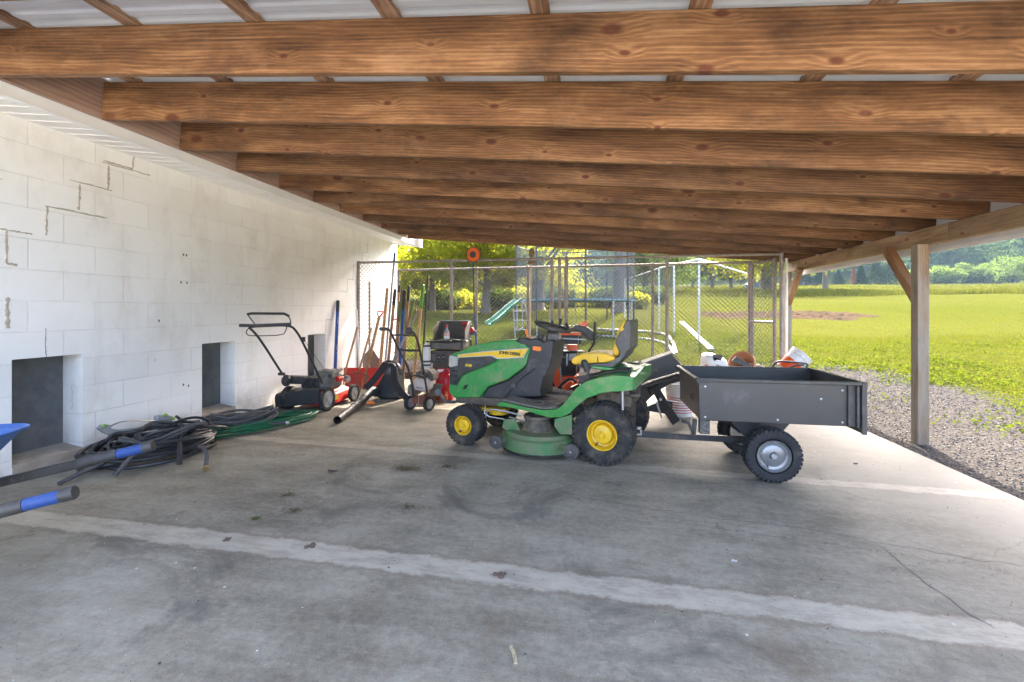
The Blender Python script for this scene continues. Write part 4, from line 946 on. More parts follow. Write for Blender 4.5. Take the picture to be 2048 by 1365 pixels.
# ------------------------------------------------------------------ push mower by the wall
def C3(x, y): return (470+x/5.936, 610+y/5.936)
RED = M('red enamel', (.55,.022,.016), (.44,.016,.012), scale=6, rough=.35, bump=.03, dirt=(.20,.12,.08), damt=.3, coat=.2)
MWH = M('grey mower wheel', (.38,.37,.35), (.28,.27,.25), scale=9, rough=.6, dirt=(.16,.12,.08), damt=.4)
pm = thing('push_mower', 'red walk behind lawn mower with black handle facing the back fence', 'lawn mower', (-3.62, 5.6, 0))
wheel(pm, (-3.39, 5.34, .150), (1, 0, 0), .150, .06, .108, MWH, K_RUB, tread='bar', n=26, spokes=6)
wheel(pm, (-3.37, 5.97, .120), (1, 0, 0), .120, .055, .088, MWH, K_RUB, tread='bar', n=26, spokes=6)
wheel(pm, (-3.93, 5.34, .150), (1, 0, 0), .150, .06, .108, MWH, K_RUB, tread='bar', n=26, spokes=6)
wheel(pm, (-3.92, 5.97, .120), (1, 0, 0), .120, .055, .088, MWH, K_RUB, tread='bar', n=26, spokes=6)
def rr(x0, x1, y0, y1, r, z, n=5):
    out = []
    for cx, cy, a in ((x1-r, y1-r, 0), (x0+r, y1-r, 90), (x0+r, y0+r, 180), (x1-r, y0+r, 270)):
        out += [Vector((cx+r*math.cos(R(a+90*i/n)), cy+r*math.sin(R(a+90*i/n)), z)) for i in range(n+1)]
    return out
b = MB(); b.loft([rr(-3.89,-3.42,5.36,6.12,.16,.05), rr(-3.88,-3.425,5.37,6.11,.16,.15), rr(-3.86,-3.45,5.40,6.08,.15,.19), rr(-3.82,-3.48,5.44,6.03,.13,.21), rr(-3.80,-3.50,5.46,6.0,.13,.235)]); b.build('deck', RED, pm, angle=30)
b = MB(); b.prism([(-3.418,5.52,.09),(-3.418,5.66,.09),(-3.421,5.64,.16),(-3.421,5.53,.16)], (.002,0,0)); b.build('yellow_sticker', M('yellow sticker', (.7,.5,.04), rough=.5), pm, smooth=False)
b = MB(); b.loft([rr(-3.80,-3.48,5.48,5.92,.12,.236), rr(-3.81,-3.47,5.47,5.93,.12,.38), rr(-3.80,-3.48,5.48,5.92,.12,.40)]); b.cyl((-3.64,5.7,.40), (-3.64,5.7,.47), .135, .12, 24); b.box((-3.50,5.62,.44), (.12,.22,.10), (0,0,.2)); b.cyl((-3.64,5.7,.47), (-3.64,5.7,.485), .06, .05, 16); b.build('engine', M('dusty engine grey', (.09,.085,.075), (.15,.14,.12), scale=16, rough=.75, bump=.3, bscale=50, dirt=(.2,.17,.12), damt=.4), pm, bevel=.008)
b = MB(); b.tube([(-3.46,5.5,.42), (-3.45,5.75,.47), (-3.52,5.9,.46)], .022, 8, smooth=1); b.build('intake_pipe', K_PLA, pm)
b = MB(); b.cyl((-3.425,5.63,.36), (-3.40,5.70,.36), .038, .034, 12); b.build('red_cap', REDP, pm)
b = MB(); b.lathe([(.05,-.03),(.052,.0),(.04,.03)], (-3.41,5.86,.33), (1,0,.1), 12); b.build('muffler', S_ZINC, pm)
BL = [PY(*C3(x, y), 5.22) for x, y in ((475,1225),(985,1178),(1000,1010),(985,990),(480,1062),(468,1100))]
BR = [PY(*C3(x, y), 5.46) for x, y in ((520,1215),(985,1160),(1000,1000),(960,965),(640,985),(520,1050))]
b = MB(); b.prism(BL, BR); b.build('rear_guard', M('black guard plastic', (.020,.026,.028), (.028,.034,.036), scale=5, rough=.35, bump=.05, dirt=(.13,.11,.08), damt=.15), pm, bevel=.018, bseg=3)
b = MB(); b.prism([PY(*C3(x, y), 5.35)+Vector((0,0,.012)) for x, y in ((615,1020),(700,985),(708,1015),(625,1040))], (0,.01,.004)); b.build('tan_label', M('tan paper label', (.62,.42,.20), rough=.8), pm, smooth=False)
b = MB()
for i in range(7): p = PY(*C3(815+i*26, 905+i*7), 5.42); b.box(p, (.012,.05,.11), (R(-20),0,0))
b.box(PY(*C3(890,880), 5.45), (.22,.04,.03)); b.box(PY(*C3(890,965), 5.45), (.24,.04,.03)); b.build('vent_flap', K_PLA, pm, bevel=.003)
b = MB(); p = PY(*C3(610,900), 5.32); b.ball(p, .07, 14, 10, (.8,1,1.1)); b.box(PY(*C3(740,890), 5.42), (.28,.12,.10)); b.build('rear_housing', K_PLA, pm, bevel=.01)
q0 = PX(*C3(1035,930), -3.45); q1 = PX(*C3(800,430), -3.42); q2 = PX(*C3(725,305), -3.40); q3 = PX(*C3(655,243), -3.40)
l0 = PX(*C3(562,822), -3.88); l1 = PX(*C3(300,410), -3.88); l2 = PX(*C3(205,300), -3.88); l3 = PX(*C3(150,262), -3.88)
b = MB(); b.tube([q0, q1, q2, q3, q3.lerp(l3, .5)+Vector((0,-.01,.004)), l3, l2, l1, l0], .0135, 10, smooth=2); b.build('handle', K_MET, pm)
e = PY(*C3(58,246), l3.y-.02); b = MB(); b.tube([e, l3.lerp(q3,.1)+Vector((0,-.015,.012)), q3+Vector((.01,-.012,.012))], .0185, 10); b.build('handle_grip', K_PLA, pm)
y = q3.y-.06; b = MB(); a = [PY(*C3(x, yy), y) for x, yy in ((232,225),(160,130),(145,108),(200,102),(590,105),(640,140),(662,190),(660,243))]; b.tube(a, .0065, 8, smooth=2); b.build('drive_bail', K_MET, pm)
b = MB(); b.tube([PY(*C3(x, yy), y) for x, yy in ((148,112),(200,103),(585,106),(640,135))], .015, 8); b.build('bail_grip', K_PLA, pm)
b = MB(); b.tube([PY(*C3(x, yy), q3.y+.03) for x, yy in ((165,275),(130,320),(148,366),(300,370),(570,360),(602,310),(615,262))], .006, 6, smooth=1); b.build('stop_bail', K_MET, pm)
b = MB(); p = PX(*C3(815,410), -3.40); b.box(p, (.03,.035,.055)); b.build('cable_clip', K_PLA, pm, bevel=.005)
b = MB(); b.tube([PX(*C3(820,420), -3.39), PX(*C3(940,590), -3.42), PX(*C3(1050,750), -3.45)], .003, 5); b.build('pull_cord', K_PLA, pm)
b = MB(); p = l0; b.cyl(p+Vector((-.05,0,0)), p+Vector((.03,0,0)), .02, None, 10); b.build('handle_knob', K_PLA, pm)
# ------------------------------------------------------------------ backpack blower
def C6b(x, y): return (620+x/7.314, 680+y/7.314)
K_FAB = M('black padded fabric', (.020,.018,.020), (.032,.029,.031), scale=18, rough=.9, bump=.4, bscale=200)
bb = thing('backpack_blower', 'black backpack leaf blower lying on its harness with a long tube', 'leaf blower', (-2.95, 6.25, 0))
po = [(1095,350),(1200,335),(1265,410),(1285,600),(1305,820),(1290,865),(975,850),(945,790),(955,690),(1040,560),(1080,430)]
a = [PY(*C6b(x, y), 6.15) for x, y in po]; b = MB(); c = [p+Vector((-.01,.26,-.03)) for p in a]; b.prism(a, c); b.build('body', K_PLA, bb, bevel=.03, bseg=3)
b = MB(); p = PY(*C6b(1150,460), 6.13); b.ball(p, .075, 14, 10, (1,.45,1)); b.build('fan_cap', M('grey fan cap', (.10,.105,.11), rough=.4), bb)
for nm, pts in (('strap', ((1115,335),(1050,430),(975,540),(890,640),(815,705))), ('strap', ((1225,390),(1225,520),(1255,640),(1330,760),(1420,865)))):
    b = MB(); P = [PY(*C6b(x, y), 6.08-.06*i) for i, (x, y) in enumerate(pts)]
    for q in range(2): P = [P[0]]+[w for i in range(len(P)-1) for w in (P[i]*.75+P[i+1]*.25, P[i]*.25+P[i+1]*.75)]+[P[-1]]
    rings = []
    for i, p in enumerate(P):
        d = (P[min(i+1,len(P)-1)]-P[max(i-1,0)]).normalized(); s = d.cross(Vector((0,1,0))).normalized()*.045; k = Vector((0,.016,0))
        rings.append([p-s-k*.5, p-s*.7-k, p+s*.7-k, p+s-k*.5, p+s+k*.5, p+s*.7+k, p-s*.7+k, p-s+k*.5])
    b.loft(rings); b.build(nm, K_FAB, bb)
b = MB(); b.tube([PY(*C6b(x, y), 6.14) for x, y in ((1080,370),(1110,318),(1180,308),(1260,340),(1305,430),(1320,520))], .016, 8, smooth=2); b.build('carry_handle', K_PLA, bb)
b = MB(); e0 = PY(*C6b(985,770), 6.15); e1 = PY(*C6b(905,745), 6.02); e2 = PY(*C6b(850,790), 5.93); e3 = G(*C6b(775,870), .075); e4 = G(*C6b(640,985), .062); e5 = G(*C6b(400,1172), .048)
b.tube([e0, e1, e2, e3], [.062,.066,.062,.055], 16, smooth=2)
for i in range(6): p = e0.lerp(e1, .2+i*.12) if i < 3 else e1.lerp(e2, .2+(i-3)*.3); b.ball(p, .071, 14, 8, (.6,1,1))
b.build('flex_elbow', K_PLA, bb)
b = MB(); d = (e5-e3).normalized(); b.tube([e3-d*.05, e4, e5], [.056,.047,.043], 18, cap=False); b.tube([e5-d*.012, e5+d*.002], .046, 18, cap=False); b.tube([e4-d*.01, e4+d*.01], .051, 18); b.tube([e5, e4], [.040,.043], 18, cap=False); b.build('blower_tube', M('scuffed black tube', (.024,.024,.025), (.05,.049,.047), scale=10, rough=.42, bump=.05, dirt=(.14,.13,.12), damt=.25), bb, fixn=False)
b = MB(); p = G(*C6b(890,920), .075); b.bar(p+Vector((-.06,0,-.01)), p+Vector((.07,.02,.01)), .03, .035); b.build('throttle', O_TAG, bb, bevel=.008)
b = MB(); b.bar(G(*C6b(920,905), .08), G(*C6b(1010,890), .11), .035, .05); b.build('control_grip', K_SHELL, bb, bevel=.012)
# ------------------------------------------------------------------ small two-wheeled tiller
def C7(x, y): return (760+x/6.825, 640+y/6.825)
def yl(cy): return 5.52-.5*(1050-cy)/925
def T7(x, y, off=0.0): return PY(*C7(x, y), yl(y)+off)
gt = thing('garden_tiller', 'small two wheeled walk behind tiller with black loop handle and cream cover', 'garden machine', (-2.2, 5.6, 0))
for px, py, yy in ((390,1240,5.52),(650,1255,5.46)):
    g = G(*C7(px, py)); wheel(gt, (g.x, g.y+.05, .092), (.93, -.36, 0), .092, .05, .062, MWH, K_RUB, tread='bar', n=20, spokes=6)
b = MB(); b.tube([T7(455,1055), T7(440,900), T7(405,710), T7(340,560), T7(250,400), T7(140,150), T7(110,128), T7(0,124)], .0135, 8, smooth=2); b.build('handle', K_MET, gt)
b = MB(); b.tube([T7(655,1060), T7(620,850), T7(590,650), T7(555,480), T7(520,300), T7(468,180), T7(440,150), T7(360,148)], .0135, 8, smooth=2); b.build('handle', K_MET, gt)
b = MB(); b.tube([T7(265,398), T7(300,415), T7(500,422), T7(530,415)], .014, 8, smooth=1); b.build('crossbar', K_MET, gt)
b = MB(); b.tube([T7(160,208), T7(480,214)], .010, 8); b.build('crossbar', K_MET, gt)
b = MB(); b.tube([T7(420,790), T7(440,760), T7(570,755), T7(600,800)], .012, 8, smooth=1); b.build('lower_bar', K_MET, gt)
for pts in (((110,128),(0,124)), ((440,150),(355,148))): b = MB(); b.tube([T7(*p) for p in pts], .021, 10); b.build('grip', DKG, gt)
b = MB(); b.box(T7(400,150,.02), (.07,.06,.08)); b.build('throttle_box', K_PLA, gt, bevel=.012)
CREAM = M('dusty cream cover', (.56,.47,.42), (.48,.39,.35), scale=8, rough=.5, dirt=(.25,.19,.14), damt=.3)
a = [PY(*C7(x, y), 5.62) for x, y in ((440,830),(480,790),(640,800),(690,850),(680,950),(640,985),(470,965))]; b = MB(); b.prism(a, (0,.22,0)); b.build('engine_cover', CREAM, gt, bevel=.02, bseg=3)
a = [PY(*C7(x, y), 5.66) for x, y in ((470,800),(490,720),(560,690),(660,690),(720,740),(730,830),(690,850))]; b = MB(); b.prism(a, (0,.22,0)); b.build('engine', K_GRIME, gt, bevel=.02)
b = MB(); p = PY(*C7(520,755), 5.64)
for i in range(16): b.box(p+Vector((random.uniform(-.03,.14), random.uniform(-.02,.02), random.uniform(-.07,.05))), (random.uniform(.02,.06), .04, random.uniform(.012,.03)), (0, random.uniform(-1,1), 0))
b.build('fins', K_GRIME, gt)
b = MB()
for i in range(7): p = PY(*C7(490+i*14, 921+i*2.5), 5.617); b.box(p, (.008,.003,.016))
b.build('dark_print', K_LET, gt)
b = MB(); b.prism([PY(*C7(x, y), 5.75) for x, y in ((715,870),(860,880),(820,980),(720,1090),(660,1080))], (0,.02,0)); b.build('side_shield', K_GRIME, gt, bevel=.004)
b = MB(); b.prism([PY(*C7(x, y), 5.6) for x, y in ((380,900),(430,860),(470,1000),(450,1060),(370,1010))], (0,.3,0)); b.build('side_shield', M('smoked plastic', (.16,.14,.12), rough=.5), gt, bevel=.01)
b = MB(); b.box(PY(*C7(560,1090), 5.64), (.26,.1,.10)); b.build('gear_housing', M('rust red housing', (.30,.07,.03), (.16,.08,.05), scale=14, rough=.8, bump=.3), gt, bevel=.012)
b = MB(); c = G(*C7(760,1150)); c.z = .09; c.y += .1; OT = M('rusty orange tine', (.45,.11,.03), (.24,.08,.04), scale=16, rough=.75, bump=.3)
for k in range(4):
    for i in range(5):
        a = 2*math.pi*i/5+k*.5; o = Vector((-.10+.07*k, 0, 0)); d = Vector((0, math.cos(a), math.sin(a))); tn = Vector((0, -math.sin(a), math.cos(a)))
        b.bar(c+o, c+o+d*.055, .02, .006); b.bar(c+o+d*.055, c+o+d*.075+tn*.04, .02, .006)
b.cyl(c+Vector((-.14,0,0)), c+Vector((.14,0,0)), .014, None, 8); b.build('tine_rotor', OT, gt)
b = MB(); b.tube([PY(*C7(530,1030), 5.55), PY(*C7(525,1090), 5.53), PY(*C7(520,1140), 5.5)], .004, 5); b.build('cable', S_ZINC, gt)
# ------------------------------------------------------------------ generator, open bin on top, bottle, red hand tool, jug, fuel can
ge = thing('generator', 'portable generator with dark outlet panel in a black tube frame', 'generator', (-2.15, 6.95, 0))
yg = 6.78; PG = lambda x, y, yy=yg: PY(*C7(x, y), yy)
p0, p1 = PG(680,590), PG(940,425); b = MB(); b.box2((p0.x, yg, p0.z), (p1.x+.02, yg+.02, p1.z)); b.build('outlet_panel', M('charcoal panel', (.045,.042,.038), (.065,.06,.055), scale=9, rough=.6, dirt=(.16,.13,.1), damt=.3), ge, bevel=.004)
for x in (790, 865):
    for y in (487, 535): b = MB(); p = PG(x, y, yg-.002); b.box(p, (.036,.008,.034)); b.build('outlet', K_LET, ge, bevel=.003); 
for x in (800, 868): b = MB(); p = PG(x, 512, yg-.006); b.box(p, (.022,.008,.008)); b.build('label_tag', WHT, ge)
b = MB(); b.prism([PG(x, y, yg-.003) for x, y in ((690,470),(745,470),(745,560),(690,560))], (0,-.003,0)); b.build('data_plate', M('grey plate', (.15,.15,.14), (.09,.09,.085), scale=60, rough=.5), ge)
q0, q1 = PG(680,405), PG(1110,300); b = MB(); b.box2((q0.x, yg-.02, q0.z), (q1.x, yg+.45, q1.z)); b.build('tank', M('dusty grey tank', (.085,.08,.07), (.13,.12,.105), scale=6, rough=.6, dirt=(.2,.17,.13), damt=.3), ge, bevel=.025, bseg=3)
b = MB(); b.box2((p0.x+.03, yg+.03, .10), (q1.x-.05, yg+.42, p1.z)); b.cyl((p0.x+.2, yg+.0, .25), (p0.x+.2, yg+.05, .25), .12, None, 20); b.build('engine', K_GRIME, ge, bevel=.02)
for yy in (yg-.03, yg+.47):
    b = MB(); xa, xb = p0.x-.04, q1.x+.03; z = q1.z+.03
    b.tube([(xa,yy,.02), (xa,yy,z-.05), (xa+.05,yy,z), (xb-.05,yy,z), (xb,yy,z-.05), (xb,yy,.02), (xa,yy,.02)], .015, 8, smooth=1); b.build('tube_frame', K_MET, ge)
t0, t1 = PG(640,318,yg-.08), PG(980,285,yg-.08); b = MB(); b.box2((t0.x, yg-.13, t1.z-.018), (t1.x, yg+.2, t1.z)); b.build('tray', K_PLA, ge, bevel=.005); TZ = t1.z
bx = thing('open_bin', 'open dark grey hopper bin standing on the generator', 'bin', (-2.1, 7.0, TZ))
def hop(): 
    L = [PG(x, y, yg+.02) for x, y in ((735,240),(1200,245))]; z0 = TZ+.002; z1 = PG(900,18,yg+.3).z; xa, xb = L[0].x, PG(1170,240,yg+.02).x
    b = MB(); w = .012; b.box2((xa, yg+.34, z0), (xb, yg+.34+w, z1)); b.build('back', M('dark hopper plastic', (.05,.046,.038), (.085,.078,.065), scale=7, rough=.7, dirt=(.16,.14,.1), damt=.3), bx, bevel=.003)
    HP = M('grey hopper plastic', (.13,.125,.115), (.19,.18,.165), scale=6, rough=.6, dirt=(.24,.2,.15), damt=.25)
    for x in (xa, xb-w):
        b = MB(); b.prism([(x,yg-.01,z0),(x,yg+.339,z0),(x,yg+.339,z1),(x,yg+.22,z1),(x,yg-.01,z0+.16)], (w,0,0)); b.build('side', HP, bx, bevel=.003)
    b = MB(); b.box2((xa+w, yg, z0), (xb-w, yg+.338, z0+.012)); b.build('bottom', HP, bx)
    b = MB(); b.tube([(xa,yg+.335,z1),(xb,yg+.335,z1)], .012, 8); b.build('lip', HP, bx)
hop()
c = PG(910,250,yg-.06); bt = thing('bottle', 'small oil bottle with red cap standing on the generator tray', 'bottle', (c.x, c.y, TZ))
OIL = M('smoky clear plastic', (.30,.33,.34), (.20,.23,.24), scale=12, rough=.3, bump=.02)
b = MB(); b.lathe([(.032,0),(.041,.006),(.043,.02),(.043,.12),(.036,.145),(.018,.17),(.016,.19),(.016,.20)], (c.x, c.y, TZ+.001), (0,0,1), 22); b.build('body', OIL, bt)
b = MB(); b.lathe([(.019,.20),(.019,.235),(.014,.24),(.001,.24)], (c.x, c.y, TZ), (0,0,1), 18, cap=False); b.build('cap', REDP, bt)
b = MB(); 
for k, (zz, m) in enumerate(((.03, 0), (.075, 1))): b.m = m; b.lathe([(.0435,zz),(.0440,zz+.001),(.0440,zz+.044),(.0435,zz+.045)], (c.x, c.y, TZ), (0,0,1), 22, cap=False)
b.build('paper_label', [WHT, M('orange red label', (.6,.14,.07), (.75,.6,.5), scale=70, rough=.5)], bt)
b = MB(); 
for i in range(30): p = PG(random.uniform(800,925), 277, yg-.09); p.y += random.uniform(0,.08); p.z = TZ+.006+random.uniform(0,.016); d = Vector((random.uniform(-1,1), random.uniform(-1,1), .2)).normalized()*.03; b.tube([p-d, p+d], .004, 4)
o = b.build('green_twine', M('green twine', (.10,.20,.09), (.06,.12,.06), scale=30, rough=.9), None, loc=PG(860,277,yg-.09)); tag(o, 'tangle of green twine lying before the oil bottle', 'twine')
hd = thing('hedge_trimmer', 'red and black handheld power tool lying beside the open bin', 'power tool', PY(*C7(1230,225), 7.1))
for nm, pts, m, r in (('handle', ((1120,55),(1180,45),(1235,60),(1250,90),(1200,105),(1140,110)), REDP, .018), ):
    b = MB(); b.tube([PY(*C7(x, y), 7.1) for x, y in pts], r, 8, smooth=2); b.build(nm, m, hd)
b = MB(); b.prism([PY(*C7(x, y), 7.05) for x, y in ((1140,112),(1260,108),(1280,150),(1240,180),(1180,170),(1140,140))], (0,.09,0)); b.build('body', REDP, hd, bevel=.015)
b = MB(); b.prism([PY(*C7(x, y), 7.06) for x, y in ((1180,172),(1240,182),(1300,140),(1310,180),(1270,215),(1200,205))], (0,.08,0)); b.build('battery', M('blue grey battery', (.10,.11,.17), rough=.5), hd, bevel=.01)
b = MB(); b.bar(PY(*C7(1165,130), 7.12), PY(*C7(1100,330), 7.3), .05, .012); b.build('blade', K_MET, hd)
jg = thing('jug', 'tall white plastic jug with black bands beside the generator', 'jug', (PG(640,640,6.7).x, 6.7, 0)); c = PG(640,640,6.7)
b = MB(); zt_ = PG(640,312,6.7).z; b.lathe([(.05,.02),(.058,.03),(.058,zt_-.1),(.045,zt_-.03),(.02,zt_),(.001,zt_)], (c.x, 6.7, 0), (0,0,1), 22); b.build('body', WHT, jg)
for y in (355, 565, 615): b = MB(); z = PG(640,y,6.7).z; b.lathe([(.0585,z-.014),(.0600,z-.013),(.0600,z+.013),(.0585,z+.014)], (c.x, 6.7, 0), (0,0,1), 22, cap=False); b.build('band', DKG, jg)
for i, (x, lab) in enumerate(((705,'clay flower pot nearest the white jug'), (770,'middle clay flower pot under the generator panel'), (830,'clay flower pot nearest the fuel can'))):
    c = PG(x, 700, 6.55+.04*i); b = MB(); b.lathe([(.03,0),(.055,.30),(.064,.30),(.064,.345),(.05,.345),(.045,.3)], (c.x, c.y, 0), (0,0,1), 18); o = b.build('flower_pot', M('terracotta', (.42,.21,.11), (.52,.33,.22), scale=12, rough=.9, bump=.15), None, loc=(c.x, c.y, 0)); tag(o, lab, 'flower pot', 'clay pots by the generator')
c = PG(850,960,6.25); c.z = 0; fc = thing('fuel_can', 'bright red plastic fuel can behind the mower nose', 'fuel can', c)
FR = M('shiny red plastic', (.56,.012,.03), (.46,.008,.022), scale=4, rough=.3, bump=.02)
def ov(rx, ry, z, n=20): return [Vector((c.x+rx*math.copysign(abs(math.cos(t))**.7, math.cos(t)), c.y+.1+ry*math.copysign(abs(math.sin(t))**.7, math.sin(t)), z)) for t in (2*math.pi*i/n for i in range(n))]
zz = PG(850,725,6.25).z; b = MB(); b.loft([ov(.125,.10,0), ov(.135,.11,.015), ov(.135,.11,zz*.62), ov(.12,.1,zz*.8), ov(.085,.075,zz*.94), ov(.05,.05,zz)]); b.build('body', FR, fc, angle=50)
b = MB(); b.tube([(c.x-.02,c.y+.1,zz-.02), (c.x+.0,c.y+.1,zz+.03), (c.x+.07,c.y+.1,zz+.02), (c.x+.10,c.y+.1,zz-.09)], .016, 8, smooth=2); b.build('handle', FR, fc)
b = MB(); b.tube([(c.x+.03,c.y+.05,zz), (c.x+.06,c.y+.02,zz+.12), (c.x+.085,c.y+.0,zz+.26)], .010, 8, smooth=1); b.build('spout', DKG, fc)
q = PG(835,695,6.6); sg = thing('small_carton', 'small red and white carton behind the fuel can', 'carton', (q.x, 6.6, 0)); b = MB(); b.box2((q.x-.07, 6.6, 0), (q.x+.075, 6.72, q.z+.03)); b.build('box', REDP, sg, bevel=.004)
b = MB(); b.box2((q.x-.055, 6.594, q.z-.025), (q.x+.065, 6.599, q.z+.02)); b.build('white_panel', WHT, sg)
b = MB()
for i in range(60):                                                  # dead leaves and bits of cane swept under the tools
    p = Vector((random.uniform(-2.6,-1.6), random.uniform(6.3,7.6), .012)); d = Vector((random.uniform(-1,1), random.uniform(-1,1), random.uniform(0,.5))).normalized()*random.uniform(.02,.05); e = d.cross(Vector((0,0,1)))*.5; b.add([p-d, p+e+Vector((0,0,.012)), p+d, p-e], [(0,1,2,3)])
o = b.build('leaf_litter', M('dry brown leaf', (.34,.17,.07), (.22,.10,.04), scale=30, rough=1), None, smooth=False); tag(o, 'dry orange brown leaves lying under the tools', 'leaf litter', kind='stuff')
# ------------------------------------------------------------------ two-stage snow blower behind the mower
def C8(x, y): return (1060+x/7.583, 620+y/7.583)
OSB = M('orange red enamel', (.90,.11,.015), (.78,.085,.012), scale=6, rough=.38, bump=.03, dirt=(.25,.13,.08), damt=.15, coat=.2)
sb = thing('snow_blower', 'orange red snow blower with black chains and levers behind the mower', 'snow blower', (-.38, 6.3, 0))
S8 = lambda x, y, yy=6.25: PY(*C8(x, y), yy)
b = MB(); b.prism([S8(x, y, 6.1) for x, y in ((310,840),(345,560),(385,480),(420,500),(400,700),(430,880),(440,1235),(390,1240),(330,960))], (0,.05,0)); b.build('side_frame', OSB, sb, bevel=.008)
b = MB(); b.prism([S8(x, y, 6.12) for x, y in ((430,880),(470,1010),(720,1015),(730,1120),(440,1235))], (0,.34,0)); b.build('gearcase', OSB, sb, bevel=.012)
c = S8(322,1090,6.12); wheel(sb, (c.x, 6.3, .20), (-1,0,0), .20, .115, .10, OSB, K_RUBC, tread='bar', n=15); wheel(sb, (c.x+.56, 6.3, .20), (1,0,0), .20, .115, .10, OSB, K_RUBC, tread='bar', n=15)
b = MB(); b.box2((S8(440,640).x, 6.2, S8(500,1010).z), (S8(690,640).x, 6.5, S8(500,655).z)); b.build('engine_block', K_MET, sb, bevel=.015)
b = MB(); a = [S8(x, y, 6.19) for x, y in ((548,665),(575,665),(575,850),(548,850))]; b.prism(a, (0,-.015,0)); b.build('bracket', S_ZINC, sb); b = MB(); a = [S8(x, y, 6.185) for x, y in ((590,660),(690,660),(690,760),(590,770))]; b.prism(a, (0,-.012,0)); b.build('side_cover', GREYM, sb, bevel=.004)
c = S8(655,890,6.15); b = MB(); b.lathe([(.085,.04),(.09,0),(.082,-.012),(.07,-.004),(.06,-.014),(.05,-.004),(.04,-.014),(.028,-.004),(.001,-.01)], c, (0,1,0), 32, cap=False); b.build('recoil_starter', K_PLA, sb)
b = MB(); c = S8(640,630,6.3); b.lathe([(.16,-.012),(.17,0),(.16,.012),(.14,.006)], c, (0,0,1), 32); b.build('belt_guard', K_PLA, sb)
b = MB(); b.box2((S8(565,600).x, 6.2, S8(600,612).z), (S8(715,600).x, 6.4, S8(600,528).z)); b.build('fuel_tank', OSB, sb, bevel=.015)
b = MB()
for x, y, w, h in ((500,465,70,40),(540,505,90,30),(480,520,50,36),(600,470,40,18),(440,435,120,14),(480,575,150,14)): p = S8(x, y, 6.2); b.box(p, (w/7.58*.0068, .06, h/7.58*.0068), (0, random.uniform(-.1,.1), 0))
b.build('carburettor', S_ZINC, sb, bevel=.004)
b = MB(); b.box2((S8(470,390,5.95).x, 5.95, S8(600,388,5.95).z), (S8(765,390,5.95).x, 6.1, S8(600,348,5.95).z)); b.build('dash_panel', OSB, sb, bevel=.008)
b = MB(); b.box2((S8(470,350,5.95).x, 5.97, S8(600,522,5.95).z), (S8(775,350,5.95).x, 6.06, S8(600,395,5.95).z)); b.build('dash_back', K_MET, sb, bevel=.008)
b = MB(); b.bar(S8(390,432,5.92), S8(840,452,5.92), .014, .014); b.build('control_rod', S_ZINC, sb)
b = MB(); b.bar(S8(738,395,5.92), S8(700,1050,6.1), .014, .014); b.build('control_rod', S_ZINC, sb)
b = MB(); a = [S8(x, y, 5.9) for x, y in ((600,305),(690,225),(720,232),(870,262),(960,330),(985,400),(960,470),(895,470),(850,410),(790,350),(700,320))]; b.prism(a, (0,.2,0)); b.build('chute_hood', K_SHELL, sb, bevel=.02)
b = MB(); a = [S8(x, y, 5.95) for x, y in ((735,215),(855,165),(888,222),(825,268),(760,245))]; b.prism(a, (0,.14,0)); b.build('chute_deflector', OSB, sb, bevel=.012)
for pts in (((982,185),(985,300),(975,470)), ((335,165),(345,240),(350,330))): b = MB(); b.tube([S8(x, y, 5.85) for x, y in pts], .018, 10); b.build('hand_grip', K_PLA, sb)
for pts in (((470,130),(455,210),(430,300)), ((540,200),(575,260),(600,320))): b = MB(); b.tube([S8(x, y, 5.95) for x, y in pts], [.026,.014,.008], 10); b.build('lever', K_PLA, sb)
b = MB(); b.tube([S8(980,450,5.86), S8(960,540,5.9), S8(900,600,5.98), S8(880,700,6.1), S8(840,900,6.25)], .016, 8, smooth=2); b.build('handlebar', K_MET, sb)
b = MB(); b.tube([S8(350,330,5.86), S8(345,480,5.9), S8(410,580,6.0), S8(410,800,6.1), S8(440,1000,6.2)], .016, 8, smooth=2); b.build('handlebar', K_MET, sb)
b = MB(); b.tube([S8(418,640,6.0), S8(530,730,6.05)], .005, 5); b.tube([S8(430,720,6.0), S8(460,900,6.0), S8(465,1080,6.0)], .012, 6); b.build('cable', GREYM, sb)
b = MB(); b.box2((S8(300,1100).x-.05, 5.75, .02), (S8(720,1100).x+.12, 6.05, .28)); b.build('auger_housing', M('scraped housing', (.30,.05,.015), (.10,.06,.04), scale=9, rough=.6, bump=.2), sb, bevel=.02)
cs = thing('chainsaw', 'small orange and black chainsaw propped on the snow blower housing', 'chainsaw', (S8(560,1230,5.7).x, 5.8, .285))
b = MB(); a = [S8(x, y, 5.78) for x, y in ((470,1245),(480,1190),(600,1080),(650,1090),(655,1130),(560,1240))]; b.prism(a, (0,.1,0)); b.build('body', OSB, cs, bevel=.012)
b = MB(); b.tube([S8(x, y, 5.76) for x, y in ((430,1235),(430,1170),(560,1060),(620,1045),(690,1075),(700,1110))], .018, 8, smooth=2); b.build('handle', K_PLA, cs)
b = MB(); a = [S8(x, y, 5.775) for x, y in ((425,1180),(455,1165),(480,1210),(520,1250),(430,1255))]; b.prism(a, (0,.1,0)); b.build('rear_grip', K_PLA, cs, bevel=.01)
b = MB(); b.bar(S8(600,1235,5.84), S8(760,1160,5.9), .012, .07, up=(0,0,1)); b.build('guide_bar', K_MET, cs)
